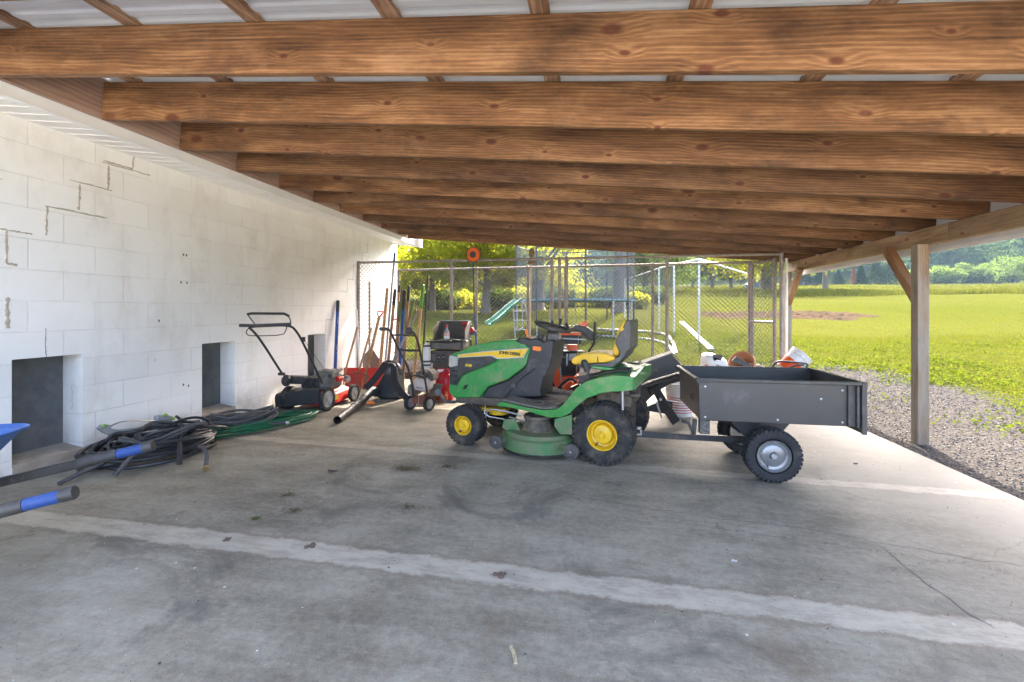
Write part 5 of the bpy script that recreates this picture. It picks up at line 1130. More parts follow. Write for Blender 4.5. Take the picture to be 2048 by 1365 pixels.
# ------------------------------------------------------------------ tipped black box attachment
def C9(x, y): return (1240+x/8.533, 700+y/8.533)
BK = M('flaking black steel', (.040,.036,.030), (.060,.054,.045), scale=5, rough=.5, bump=.06, dirt=(.15,.11,.075), damt=.25, dscale=6)
BKB = M('brown dusted steel', (.16,.115,.065), (.12,.085,.05), scale=5, rough=.55, bump=.06)
at = thing('spreader_box', 'tilted black sheet metal box with a folding leg beside the mower seat', 'machine attachment', G(1352,846))
D9 = lambda x, y, yy: PY(*C9(x, y), yy)
f = [D9(x, y, 5.25) for x, y in ((345,250),(870,68),(1085,300),(1010,372),(490,528))]; k = [p+Vector((.05,.42,.0)) for p in f]
b = MB(); b.prism(f, k); b.build('box', BK, at, bevel=.006)
e = [D9(x, y, 5.25) for x, y in ((345,250),(490,528),(340,602),(190,308))]; b = MB(); b.prism([p+Vector((-.001,-.001,0)) for p in e], [p+Vector((.01,.4,0)) for p in e]); b.build('end_panel', BKB, at, bevel=.006)
b = MB(); b.bar(D9(190,305,5.25), D9(345,248,5.25), .05, .012); b.bar(D9(345,248,5.25), D9(872,66,5.25), .04, .014); b.build('top_edge', M('bare worn edge', (.15,.13,.11), rough=.5), at)
b = MB(); b.bar(D9(150,690,5.2), D9(1090,420,5.2), .10, .022); b.build('flange', BK, at, bevel=.003)
b = MB(); 
for x0_, y0_, x1_, y1_ in ((285,632,330,620),(360,602,470,568),(600,512,720,470),(760,448,820,430)): b.bar(D9(x0_, y0_, 5.145), D9(x1_, y1_, 5.145), .004, .006)
b.build('worn_paint', S_ZINC, at)
b = MB(); b.prism([D9(x, y, 5.28) for x, y in ((170,700),(520,610),(760,540),(1090,440),(1090,530),(860,590),(640,720),(480,860),(360,1010),(330,960),(280,860))], (0,.36,0)); b.build('hopper', BK, at, bevel=.02)
b = MB(); b.bar(D9(585,630,5.2), D9(800,1010,5.3), .09, .02, up=(0,-1,.2)); b.bar(D9(780,980,5.3), D9(960,1240,5.36), .10, .025, up=(0,-1,.2)); b.build('leg', K_MET, at, bevel=.004)
b = MB(); c = D9(690,845,5.19); b.cyl(c, c+Vector((0,-.02,0)), .014, None, 10); b.build('bolt', S_ZINC, at)
b = MB(); b.prism([D9(x, y, 5.42) for x, y in ((425,1010),(470,975),(650,895),(900,870),(900,1000),(800,1100),(450,1040))], (0,.03,.0)); b.build('foot_plate', K_MET, at, bevel=.004)
b = MB(); b.bar(D9(620,880,5.3), D9(712,1165,5.3), .014, .02); b.build('stay_rod', S_ZINC, at)
b = MB(); b.bar(D9(790,860,5.25), D9(1110,915,5.4), .012, .014); b.build('cross_rod', S_ZINC, at)
b = MB(); b.bar(D9(500,660,5.22), D9(540,760,5.25), .03, .03); b.build('spring_post', K_MET, at)
# ------------------------------------------------------------------ buckets and the pile behind the cart
RST = M('red printed band', (.62,.03,.03), rough=.5, bump=0)
def bucket(name, label, base, axis, h, r0, r1, mat, bands=(), cat='bucket', group=None, lo=None, split=None):
    axis = Vector(axis).normalized(); t = thing(name, label, cat, base, 0, group); b = MB()
    rr_ = lambda f: r0+(r1-r0)*f
    prof = [(r0*.97,0),(r0,.008)]+[(rr_(f), h*f) for f in (.2,.4,.6,.78)]+[(rr_(.80)+.008,h*.80),(rr_(.84)+.008,h*.84),(rr_(.85),h*.85),(rr_(.88)+.007,h*.88),(rr_(.91)+.007,h*.91),(rr_(.92),h*.92),(rr_(.965)+.009,h*.965),(r1+.009,h),(r1-.002,h),(rr_(.5)-.004,h*.5),(r0-.006,.012),(.001,.012)]
    b.lathe(prof, base, axis, 40, cap=True); b.build('pail', mat, t)
    for f0, f1, m in bands:
        b = MB(); b.lathe([(rr_(f0)+.0006,h*f0),(rr_(f0)+.0016,h*f0+.001),(rr_(f1)+.0016,h*f1-.001),(rr_(f1)+.0006,h*f1)], base, axis, 40, cap=False); b.build('band', m, t)
    return t
g = G(1372,836); g = Vector((g.x-.045, g.y+.15, 0)); hgt = PY(1360,766,g.y).z
bucket('bucket', 'white bucket with thin red stripes standing between box and cart', g, (0,0,1), hgt, .148, .165, WHT, [(.12+.075*i, .145+.075*i, RST) for i in range(7)])
def C10(x, y): return (1340+x/6.827, 680+y/6.827)
E10 = lambda x, y, yy=7.2: PY(*C10(x, y), yy)
wg = thing('yard_wagon', 'low yard wagon with bent black tube handle behind the dump cart', 'wagon', (E10(1200,400).x, 7.15, 0))
xa, xb = E10(420,400).x, E10(1900,400).x; zf = E10(1200,470).z-.06
b = MB(); b.box2((xa, 6.92, zf), (xb, 7.5, zf+.02)); b.box2((xa, 6.92, zf+.02), (xb, 6.935, zf+.07)); b.box2((xa, 7.485, zf+.02), (xb, 7.5, zf+.07)); b.build('tray', K_MET, wg, bevel=.004)
for x in (xa+.18, xb-.18):
    for yy, s in ((6.9,-1),(7.5,1)): wheel(wg, (x, yy, .13), (0,s,0), .13, .07, .07, S_RIM, K_RUBC, tread='bar', n=18)
b = MB(); b.bar((xa+.1,7.2,zf-.02),(xb-.1,7.2,zf-.02),.06,.05)
for x in (xa+.18, xb-.18): b.bar((x,6.9,.13),(x,7.5,.13),.03,.03); b.bar((x,7.2,.13),(x,7.2,zf),.05,.05)
b.build('undercarriage', K_MET, wg)
b = MB(); b.tube([E10(1360,480,6.9), E10(1385,395,6.9), E10(1440,312,6.9), E10(1500,292,6.9), E10(1780,310,6.95), E10(1870,325,7.0), E10(1880,360,7.1), E10(1850,400,7.2), E10(1850,470,7.3)], .015, 10, smooth=2); b.build('handle', K_MET, wg)
b = MB(); b.tube([E10(1640,380,7.1), E10(1740,345,7.0), E10(1830,345,6.98)], .011, 8); b.build('hand_lever', K_PLA, wg)
z = zf+.02
ORB = M('orange pail plastic', (.80,.10,.012), (.68,.08,.01), scale=6, rough=.42)
ax = (E10(1690,165)-E10(1560,400)).normalized(); bt2 = bucket('bucket', 'tilted white and orange bucket leaning on the wagon end', E10(1560,420,7.25), (-.55*-1, .0, .55), .34, .13, .15, WHT, [(.02,.52,ORB)])
ws = thing('feed_bag', 'crumpled white sack with red stripes and a dark patch lying in the wagon', 'sack', (E10(620,400).x, 7.2, z))
def sack(pts, y0, d, mat, nm, th):
    a = [PY(*C10(x, y), y0) for x, y in pts]; c = sum(a, Vector())/len(a); rings = []
    for f, s in ((0, .55), (.12, .85), (.35, 1.0), (.65, 1.0), (.88, .85), (1, .5)): rings.append([c+(p-c)*s*(1+.03*math.sin(i*2.1+f*5))+Vector((0, d*f, 0)) for i, p in enumerate(a)])
    b = MB(); b.loft(rings); return b.build(nm, mat, ws, angle=50)
sack(((465,420),(462,290),(485,215),(545,192),(640,200),(745,245),(800,290),(835,360),(840,440),(650,450)), 7.0, .36, WHT, 'sack_body', 0)
b = MB()
for y in (345, 372): b.tube([PY(*C10(x, y+dy), 7.02) for x, dy in ((475,4),(530,-2),(598,0))], .007, 6)
b.build('red_stripe', RST, ws)
b = MB(); b.prism([PY(*C10(x, y), 7.0) for x, y in ((592,195),(715,210),(720,240),(690,285),(650,270),(600,290),(588,250))], (0,.012,-.004)); b.build('dark_patch', M('torn black plastic', (.05,.045,.04), (.09,.08,.07), scale=20, rough=.5, bump=.4), ws)
b = MB(); b.prism([PY(*C10(x, y), 7.0) for x, y in ((632,335),(655,345),(715,360),(690,382),(625,380))], (0,.01,0)); b.build('dark_print', M('navy print', (.05,.07,.14), rough=.6), ws)
c = E10(1000,345,7.2); c.z = max(c.z, z+.13); TC = M('big terracotta', (.36,.15,.075), (.45,.22,.12), scale=9, rough=.85, bump=.1)
pt = thing('flower_pot', 'large clay pot lying on its side with a dark slab in its mouth', 'flower pot', c); d = Vector((-.55,-.62,.42)).normalized()
b = MB(); b.lathe([(.09,-.22),(.095,-.215),(.165,.02),(.185,.02),(.19,.03),(.19,.085),(.172,.085),(.155,.02),(.085,-.19),(.001,-.19)], c-d*.0, d, 36); b.build('pot', TC, pt)
b = MB(); b.prism([PY(*C10(x, y), 7.02) for x, y in ((845,285),(905,228),(1105,345),(1060,385))], (0,.02,0)); o = b.build('slate_tile', M('dark slate slab', (.05,.056,.052), (.08,.085,.08), scale=9, rough=.6), None, loc=PY(*C10(970,300), 7.02)); tag(o, 'dark grey flat tile propped in the clay pot mouth', 'tile')
b = MB(); c = E10(1215,365,7.15)
for i in range(9): b.ball(c+Vector((random.uniform(-.10,.05), random.uniform(-.05,.05), random.uniform(-.06,.03))), random.uniform(.03,.055), 9, 6, (1.2,1,.7))
o = b.build('rag', M('soiled white rag', (.60,.52,.44), (.45,.30,.2), scale=14, rough=.9, bump=.5), None, loc=c); tag(o, 'bunched dirty white rag next to the clay pot', 'rag')
# ------------------------------------------------------------------ hoses on the floor by the niche
BH = M('black hose', (.014,.015,.017), (.030,.031,.033), scale=30, rough=.42, bump=.05, dirt=(.13,.11,.09), damt=.18, dscale=20)
SH = M('grey soaker hose', (.060,.058,.058), (.095,.092,.09), scale=40, rough=.95, bump=.5, bscale=200)
GH = M('green hose', (.008,.085,.035), (.012,.12,.055), scale=20, rough=.35, bump=.03)
def coil(c, ax, a, bb, n, r, z0, dz, jit, seg=44, lean=0.0, seed=1, tw=.06):
    rg = random.Random(seed); pts = []; ca, sa = math.cos(ax), math.sin(ax)
    for k in range(n):
        ja, jb, ph, ox, oy = 1+rg.uniform(-jit, jit), 1+rg.uniform(-jit, jit), rg.uniform(0, 6), rg.uniform(-.03,.03), rg.uniform(-.03,.03)
        for i in range(seg):
            t = 2*math.pi*i/seg; f = (k+i/seg)/n
            x = a*ja*math.cos(t)+ox; y = bb*jb*math.sin(t)+oy; z = z0+dz*f+tw*.3*math.sin(t*2+ph)+lean*x
            pts.append(Vector((c[0]+x*ca-y*sa, c[1]+x*sa+y*ca, max(r, z))))
    m = MB(); m.tube(pts, r, 7); return m
bh = thing('hose_coil', 'big bundle of coiled black hose tied with straps on the floor', 'hose', (-3.80, 3.42, 0))
coil((-3.82,3.38), R(62), .42, .30, 11, .015, .02, .14, .15, seed=3, tw=.10).build('hose', BH, bh)
b = coil((-3.84,3.45), R(70), .32, .20, 6, .0125, .13, .05, .3, seed=8, tw=.16); b.build('hose', SH, bh)
b = MB(); p = [PX(1,1,1)]
P = [G(*(190+x/4.995, 800+y/4.995), z) for x, y, z in ((1040,470,.10),(1090,480,.12),(1120,550,.09),(1115,620,.05),(1105,680,.025))]; b = MB(); b.tube(P, .016, 8, smooth=2); b.build('hose_end', SH, bh)
b = MB(); b.cyl(P[-1], P[-1]+Vector((.03,-.02,-.004)), .02, None, 10); b.build('brass_fitting', M('brass', (.40,.27,.11), (.25,.17,.08), scale=20, rough=.4, metal=.7), bh)
P = [G(190+x/4.995, 800+y/4.995, z) for x, y, z in ((560,700,.06),(470,760,.04),(380,800,.03),(300,830,.022))]
P = [G(165,945,.05), G(140,957,.035), G(118,968,.022)]; b = MB(); b.tube([G(205,925,.09)]+P, .018, 8, smooth=1); b.build('hose_end', SH, bh)
for x in (845,): b = MB(); q = [G(190+x/4.995+dx, 800+y/4.995, z) for dx, y, z in ((0,650,.02),(0,560,.09),(0,430,.16),(1,300,.20),(0,230,.21))]; b.tube(q, .02, 6, smooth=1); b.build('strap', K_FAB, bh)
b = MB(); b.tube([G(190+x/4.995, 800+y/4.995, z) for x, y, z in ((190,760,.02),(280,660,.08),(370,560,.15),(430,480,.21))], .016, 6, smooth=1); b.build('strap', SH, bh)
b = MB(); b.tube([G(190+x/4.995, 800+y/4.995, z) for x, y, z in ((0,520,.08),(80,430,.18),(200,330,.25),(330,330,.27),(460,300,.27))], .014, 7, smooth=2); b.build('hose', BH, bh)
for sd in range(4):
    b = coil((-3.80+.02*sd, 3.52), R(60+14*sd), .36-.05*sd, .20, 1, .0125, .175+.012*sd, .02, .2, seed=20+sd, tw=.16); b.build('hose', SH if sd % 2 else BH, bh)
gh = thing('hose_coil', 'loose green garden hose coil along the wall base', 'hose', (-3.62, 4.42, 0))
coil((-3.60,4.42), R(62), .54, .19, 8, .0105, .012, .07, .16, seed=5, tw=.04).build('hose', GH, gh)
c = G(572,846,.08); b = MB(); b.cyl(c+Vector((-.13,-.07,.0)), c, .017, .014, 10); b.build('nozzle', K_PLA, gh); b = MB(); b.cyl(c, c+Vector((.03,.012,.0)), .018, None, 10); b.build('chrome_tip', S_ZINC, gh)
sh_ = thing('hose_coil', 'dull grey soaker hose heaped on the green hose', 'hose', (-3.78, 4.3, 0))
coil((-3.78,4.34), R(60), .34, .14, 7, .0135, .09, .09, .25, seed=9, tw=.10).build('hose', SH, sh_)
sp = thing('sprinkler', 'grey plastic sprinkler arm with green clips resting on the hoses', 'sprinkler', PX(270,868,-4.12))
GP = M('blue grey plastic', (.26,.285,.29), (.22,.24,.25), scale=5, rough=.5)
CC = lambda x, y, xx: PX(190+x/4.995, 800+y/4.995, xx)
b = MB(); b.prism([CC(x, y, -4.02) for x, y in ((30,290),(70,250),(150,248),(170,290),(260,300),(640,245),(740,235),(745,250),(560,280),(380,300),(300,340),(180,365),(90,330))], (-.03,0,0)); b.build('arm', GP, sp, bevel=.005)
b = MB(); b.prism([CC(x, y, -4.05) for x, y in ((625,245),(640,160),(730,150),(790,170),(770,245))], (-.06,0,0)); b.build('head', GP, sp, bevel=.008)
LG = M('lime clip', (.20,.36,.05), rough=.5)
for x, y in ((90,262),(705,152),(782,188)): b = MB(); b.ball(CC(x, y, -4.02), .02, 10, 7, (.7,1,.8)); b.build('clip', LG, sp)
b = MB(); b.tube([CC(x, y, -4.06) for x, y in ((160,262),(260,215),(420,205),(620,212))], .007, 6, smooth=2); b.build('wire', S_ZINC, sp)
b = MB(); b.tube([CC(x, y, -4.1) for x, y in ((810,165),(860,200),(930,225),(1040,215))], .014, 8, smooth=1); b.build('tail', SH, sp)
# ------------------------------------------------------------------ wheelbarrow at the left edge
wb = thing('wheelbarrow', 'blue tray wheelbarrow with black handles and blue grips', 'wheelbarrow', (-3.4, 1.6, 0))
BT = M('blue tray plastic', (.014,.095,.32), (.012,.075,.26), scale=4, rough=.38, bump=.02)
BG = M('blue rubber grip', (.012,.055,.22), (.010,.042,.17), scale=30, rough=.6, bump=.15, bscale=160)
TPK = M('black tape wrap', (.022,.022,.022), (.05,.048,.045), scale=22, rough=.5, bump=.25, bscale=60)
ha = (-.897,-.44)
for (ex, ey) in ((-2.35,2.08), (-2.056,1.49)):
    tip = Vector((ex, ey, .555)); u = Vector((ha[0], ha[1], -.20)).normalized()
    b = MB(); b.bar(tip+u*.27, tip+u*1.5, .036, .046); b.build('handle', M('black square tube', (.016,.016,.017), (.04,.039,.037), scale=9, rough=.4, dirt=(.2,.18,.15), damt=.12, dscale=30), wb, bevel=.006)
    b = MB(); b.cyl(tip+u*.165, tip+u*.33, .0265, .029, 14); b.build('tape', TPK, wb)
    b = MB(); b.cyl(tip+u*.045, tip+u*.165, .0255, None, 16); b.build('grip', BG, wb, bevel=.003)
    b = MB(); b.cyl(tip, tip+u*.05, .0275, None, 14); b.build('grip_end', TPK, wb, bevel=.003)
mid = Vector((-2.2,1.785,.555)); u = Vector((ha[0],ha[1],0)).normalized(); s = Vector((-u.y,u.x,0)); s = s if s.y > 0 else -s
def ring(d0, d1, w, z, n=6):
    out = []; cx = mid+u*((d0+d1)/2); L = (d1-d0)/2; rr_ = .11
    for sx, sy, a in ((1,1,0),(-1,1,90),(-1,-1,180),(1,-1,270)):
        for i in range(n+1):
            t = R(a+90*i/n); out.append(cx+u*(sx*(L-rr_)+rr_*math.cos(t))+s*(sy*(w-rr_)+rr_*math.sin(t))+Vector((0,0,z-cx.z)))
    return out
b = MB(); b.loft([ring(.76,1.42,.17,.40), ring(.65,1.56,.23,.50), ring(.51,1.64,.31,.70), ring(.495,1.655,.335,.715), ring(.495,1.655,.335,.705), ring(.522,1.625,.30,.698), ring(.67,1.54,.22,.50), ring(.78,1.4,.16,.412)], cap=True); b.build('tray', BT, wb, angle=40)
b = MB()
for k in (1,-1): b.tube([mid+u*.75+s*.27*k+Vector((0,0,-.16)), mid+u*.72+s*.27*k+Vector((0,0,-.54)), mid+u*1.0+s*.27*k+Vector((0,0,-.54)), mid+u*1.1+s*.26*k+Vector((0,0,-.22))], .014, 8)
b.build('leg_frame', K_MET, wb)
q = mid+u*1.78; wheel(wb, (q.x, q.y, .2), (s.x, s.y, 0), .2, .09, .1, BT, K_RUBC, tread='bar', n=20)
# ------------------------------------------------------------------ litter on the slab
def ribbon(pts, w0, mat, name, label):
    P = [G(u, v, .0012) for u, v in pts]; Q = []
    for a, c in zip(P, P[1:]):
        n = max(2, int((c-a).length/.05)); Q += [a.lerp(c, i/n)+Vector((random.uniform(-.012,.012), random.uniform(-.012,.012), 0)) for i in range(n)]
    Q.append(P[-1]); b = MB()
    for a, c in zip(Q, Q[1:]):
        d = (c-a).normalized(); s = Vector((-d.y, d.x, 0))*w0*random.uniform(.5, 1.2); b.add([a-s, c-s, c+s, a+s], [(0,1,2,3)])
    o = b.build(name, mat, None, smooth=False, fixn=False); tag(o, label, 'crack', kind='structure'); return o
CRK = M('dirty hairline crack', (.045,.04,.035), (.07,.062,.055), scale=30, rough=1, bump=0)
ribbon([(1130,985),(1210,1003),(1300,1017),(1420,1036),(1540,1047),(1640,1062),(1750,1085),(1850,1100),(1960,1122),(2060,1132)], .0022, CRK, 'floor_crack', 'hairline crack running right across the open side of the slab')
ribbon([(1750,1085),(1800,1128),(1850,1165),(1905,1200),(1945,1232),(1990,1258)], .0022, CRK, 'floor_crack', 'branching hairline crack reaching the front pale joint')
def grit():
    rg = np.random.default_rng(77); n = 5200; x = rg.uniform(-4.2, 2.8, n); y = 1.2+rg.uniform(0, 1, n)**1.3*6.5
    k = rg.uniform(0, 1, n) < (.35+.65*(np.sin(x*1.7+y*2.3)+np.sin(x*4.1-y*3.1) > .2)); x, y = x[k], y[k]; n = len(x)
    s = rg.uniform(.0014, .0042, n)*np.where(rg.uniform(0, 1, n) > .97, 2.4, 1); a = rg.uniform(0, 6.283, n)
    c = np.stack([x, y, s*.4], 1); V = []
    for k2 in range(3): t = a+k2*2.094+rg.uniform(-.5, .5, n); V.append(c+np.stack([np.cos(t)*s, np.sin(t)*s*.8, -s*.35], 1))
    top = c+np.stack([0*s, 0*s, s*.5], 1); T = np.stack([V[0],V[1],top, V[1],V[2],top, V[2],V[0],top], 1)
    t = NT('grit crumbs'); col = t.ramp(t.n('NewGeometry').outputs['Random Per Island'], [(0, (.05,.045,.04)), (.55, (.12,.095,.07)), (.7, (.10,.085,.04)), (.85, (.5,.48,.44)), (1, (.6,.58,.55))])
    t.n('NewGeometry'); t.bsdf(Base_Color=t.ramp(t.n('TexWhiteNoise', {0: t.n('VectorMath', {0: t.coord(), 1: (.02,.02,.02)}, operation='SNAP')}).outputs[0], [(0, (.05,.045,.04)), (.55, (.11,.09,.07)), (.72, (.10,.085,.04)), (.86, (.42,.40,.37)), (1, (.6,.58,.55))]), Roughness=.95)
    o = quads_mesh('floor_grit', T.reshape(-1, 3), t.m, k=3); tag(o, 'crumbs of grit and dust scattered over the slab', 'grit', kind='stuff')
grit()

def leafy(name, label, u, v, n, spread, mat, cat='debris', ln=.02):
    c = G(u, v); b = MB()
    for i in range(n):
        a, r = random.uniform(0, 6.28), abs(random.gauss(0, spread)); p = c+Vector((r*math.cos(a)*1.3, r*math.sin(a)*.8, .003+random.uniform(0,.006)))
        d = Vector((random.uniform(-1,1), random.uniform(-1,1), random.uniform(-.1,.1))).normalized()*ln*random.uniform(.4,1.2); e = d.cross(Vector((0,0,1))).normalized()*ln*.13
        b.add([p-d-e, p+d-e, p+d+e, p-d+e], [(0,1,2,3)])
    o = b.build(name, mat, None, smooth=False, loc=c); return tag(o, label, cat, kind='stuff')
OLV = M('olive clippings', (.15,.12,.06), (.11,.09,.045), scale=60, rough=1)
leafy('grass_clippings', 'scattered dry grass clippings in front of the mower deck', 812, 938, 220, .05, OLV)
leafy('grass_clippings', 'faint streak of clippings right of the deck patch', 895, 934, 60, .035, OLV)
leafy('grass_clippings', 'small olive smear of clippings left of centre', 575, 990, 45, .03, OLV)
leafy('grass_clippings', 'two curled patches of dried clippings on the slab', 588, 1022, 60, .045, OLV)
leafy('grass_clippings', 'thin dried clippings trail near the floor middle', 815, 1015, 45, .06, OLV)
leafy('grass_clippings', 'mossy clippings crumbs by the pale joint start', 512, 1038, 22, .018, M('moss', (.10,.13,.03), rough=1))
for u, v, r, lab in ((458,1080,.022,'rust brown clod at the left of the pale joint'), (620,1093,.026,'muddy clod on the pale joint'), (998,1150,.030,'crumbling clod at the middle of the pale joint'), (1712,928,.016,'dark pebble on the open side of the slab'), (1468,1122,.014,'pale bird dropping on the grey slab')):
    c = G(u, v); b = MB(); m = M('dry mud', (.15,.10,.07), (.09,.065,.045), scale=60, rough=1, bump=.8) if v > 1000 and u < 1100 else (M('pale spot', (.6,.6,.58), rough=.9) if u == 1468 else M('dark stone', (.07,.065,.06), rough=.8))
    for i in range(7): b.ball(c+Vector((random.uniform(-r,r), random.uniform(-r,r)*.7, r*.15)), r*random.uniform(.3,.6), 7, 5, (1,1,.35 if u == 1468 else .6))
    o = b.build('dirt_clod' if v > 1000 and u != 1468 else ('dropping' if u == 1468 else 'pebble'), m, None, loc=c); tag(o, lab, 'clod' if v > 1000 and u != 1468 else ('dropping' if u == 1468 else 'pebble'))
c = G(665,944); b = MB(); b.tube([c+Vector((-.05,.02,.008)), c+Vector((-.02,-.012,.010)), c+Vector((.05,-.006,.012))], [.003,.009,.003], 6, smooth=1); o = b.build('dead_leaf', M('dark dead leaf', (.07,.04,.035), rough=.9), None, loc=c); tag(o, 'dark curled dead leaf lying left of the clippings', 'leaf')
c = G(1028,1310); b = MB(); b.tube([G(1022,1294,.004), G(1029,1308,.004), G(1031,1327,.004)], .008, 6, smooth=1); o = b.build('strap_scrap', M('yellowed plastic strip', (.55,.48,.30), (.2,.17,.1), scale=90, rough=.6), None, loc=c); tag(o, 'tiny yellowed perforated strip on the front floor', 'strip')
# ------------------------------------------------------------------ foliage
def leafmat(name, c1, c2, tr, f=.45, scale=.8):
    t = NT(name); geo = t.n('NewGeometry'); rnd = geo.outputs['Random Per Island']; co = t.coord()
    n = t.noise(co, scale, 4, .6)
    k = t.math('ADD', t.math('MULTIPLY', rnd, .6), t.math('MULTIPLY', n.outputs[0], .55))
    col = t.mix(t.ramp(k, [(.25, 0), (.85, 1)]), c1, c2)
    d = t.n('BsdfDiffuse', {0: col}); g = t.n('BsdfTranslucent', {0: t.mix(.6, col, tr)})
    gl = t.n('BsdfGlossy', {0: (.3,.34,.2,1), 1: .6})
    m = t.n('MixShader', {0: f, 1: d, 2: g}); m2 = t.n('MixShader', {0: .02, 1: m, 2: gl}); t.t.links.new(m2.outputs[0], t.out.inputs[0]); return t.m
L_MAP = leafmat('maple leaf', (.028,.060,.007), (.10,.135,.012), (.62,.60,.035), .66)
L_DRK = leafmat('dark leaf', (.012,.030,.008), (.035,.060,.014), (.12,.17,.022), .5)
L_FAR = leafmat('field tree leaf', (.028,.062,.015), (.082,.13,.026), (.20,.27,.04), .48, .5)
L_SPR = leafmat('spruce needle', (.012,.032,.020), (.034,.060,.032), (.04,.07,.03), .25, .5)
L_HIL = leafmat('hillside leaf', (.014,.042,.018), (.060,.105,.032), (.11,.17,.045), .4, .04)
L_RED = leafmat('copper leaf', (.10,.035,.02), (.17,.07,.04), (.2,.08,.03), .3)
BARK = M('bark', (.075,.060,.045), (.13,.11,.085), scale=9, rough=.95, bump=.9, bscale=14)
GR1 = leafmat('lawn blade', (.030,.050,.004), (.072,.084,.010), (.12,.128,.012), .45, .9)
GR2 = leafmat('weed leaf', (.015,.038,.004), (.052,.078,.008), (.12,.145,.009), .5, 1.5)
GR3 = leafmat('meadow blade', (.034,.052,.005), (.072,.078,.008), (.12,.12,.012), .4, .25)
def cards(P, size, rg, flat=.0, asp=.6):
    """one kite-shaped leaf per point"""
    n = len(P); a = rg.normal(size=(n,3)); a[:,2] *= (1-flat); a /= np.linalg.norm(a, axis=1)[:,None]+1e-9
    r = rg.normal(size=(n,3)); b = np.cross(a, r); b /= np.linalg.norm(b, axis=1)[:,None]+1e-9
    s = (size*rg.uniform(.6, 1.35, n))[:,None]
    V = np.stack([P-a*s*.5, P+b*s*asp*.5+a*s*.08, P+a*s*.5, P-b*s*asp*.5+a*s*.08], 1)
    return V.reshape(-1, 3)
def limb_mesh(b, p, q, r0, r1, rg, n=4, wob=.12):
    p, q = Vector(p), Vector(q); L = (q-p).length; pts = [p.lerp(q, i/n)+Vector(rg.normal(size=3)*wob*L*.12*(0 < i < n)) for i in range(n+1)]
    b.tube(pts, [r0+(r1-r0)*i/n for i in range(n+1)], 8); return pts[-1]
def tree(name, label, x, y, h, rad, z0, tr, leaf, nleaf, lsize, seed, group=None, blobs=38, cat='tree', bark=BARK, squash=1.0, sink=.1, hang=0.0, fork=.35, low=0, bs=(.16,.30)):
    rg = np.random.default_rng(seed); g = float(gz(x, y)); t = thing(name, label, cat, (x, y, g), 0, group); b = MB()
    zc = (z0+h)/2; top = Vector((x+rg.normal()*.2, y+rg.normal()*.2, g+h*.72)); B0 = Vector((x, y, g-sink))
    pts = [B0, B0+Vector((0,0,.35+sink)), B0.lerp(top, fork)+Vector((rg.normal()*.1, rg.normal()*.1, 0)), B0.lerp(top, .7), top]
    b.tube(pts, [tr*1.5, tr, tr*.85, tr*.5, tr*.12], 12, smooth=1)
    C = []
    for i in range(blobs):                                            # foliage clumps round the limb ends, more of them outside
        for _ in range(30):
            v = rg.normal(size=3); v /= np.linalg.norm(v); v *= rg.uniform(.45, 1.0)**.6
            p = Vector((x+v[0]*rad, y+v[1]*rad, g+zc+v[2]*(h-z0)/2*squash))
            if all((p-q).length > rad*.2 for q in C): break
        C.append(p)
    for i in range(low):
        a, r = rg.uniform(0, 6.283), rad*rg.uniform(.15, 1.05); C.append(Vector((x+r*math.cos(a), y+r*math.sin(a), g+z0+rg.uniform(.1, 2.6))))
    for p in C[:max(6, blobs//2)]:
        f = min(.68, max(fork*.75, (p.z-g)/h*.6)); limb_mesh(b, B0.lerp(top, f), p, tr*.28*(1-f*.6), tr*.04, rg)
    b.build('trunk', bark, t, angle=60)
    sz = np.array([rg.uniform(*bs)*rad for _ in C]); w = sz**2/np.sum(sz**2); P = []
    for c, s, k in zip(C, sz, w):
        n = max(6, int(nleaf*k)); v = rg.normal(size=(n,3)); v /= np.linalg.norm(v, axis=1)[:,None]; v *= (rg.uniform(0, 1, n)**.45)[:,None]
        q = np.array(c)+v*s*np.array([1.25, 1.25, .75]); q[:,2] -= hang*rg.uniform(0, 1, n)**2; P.append(q)
    P = np.concatenate(P); P = P[P[:,2] > g+z0*.55]
    quads_mesh('crown', cards(P, lsize, rg), leaf, parent=t); return t
def polar(u, d): p = ray(u, 600)*d; return p.x, p.y
big = 'broad trees beyond the kennel'
x, y = polar(865, 27); tree('tree', 'leafy tree with a slim straight trunk nearest the wall corner', x, y, 6.0, 3.5, 1.5, .17, L_MAP, 16000, .19, 31, big, 14, low=18)
x, y = polar(971, 26); tree('tree', 'leafy tree with a dark trunk just right of the orange duster', x, y, 6.2, 3.6, 1.7, .27, L_MAP, 16000, .19, 32, big, 14, low=18)
x, y = polar(1074, 27); tree('tree', 'thick trunked tree behind the trampoline net', x, y, 9, 4.2, 2.8, .42, L_MAP, 14000, .20, 33, big, 18, low=10)
x, y = polar(1236, 25); tree('tree', 'grey trunked tall tree behind the trampoline right edge', x, y, 19.5, 4.6, 12, .34, L_DRK, 8000, .24, 34, big, 26, fork=.5, bs=(.13,.24))
x, y = polar(800, 38); tree('tree', 'tall background tree filling the gap by the house corner', x, y, 10, 6.5, 1.0, .3, L_MAP, 22000, .26, 35, big, 40, low=26)
x, y = polar(925, 46); tree('tree', 'distant leafy tree between the two nearer trunks', x, y, 10, 7.5, .9, .3, L_MAP, 22000, .28, 36, big, 40, low=30)
x, y = polar(1030, 52); tree('tree', 'distant bright tree left of the trampoline', x, y, 10, 8, 1.0, .3, L_MAP, 22000, .30, 37, big, 40, low=30)
x, y = polar(1290, 62); tree('tree', 'dark distant tree right of the trampoline', x, y, 12, 6, 1.5, .35, L_DRK, 14000, .36, 38, big, 36, low=14)
mid = 'trees along the far lawn edge'
x, y = polar(1424, 84); tree('tree', 'round dark tree seen through the kennel, left one of two', x, y, 8.0, 3.6, 1.6, .35, L_FAR, 7000, .36, 39, mid, 26)
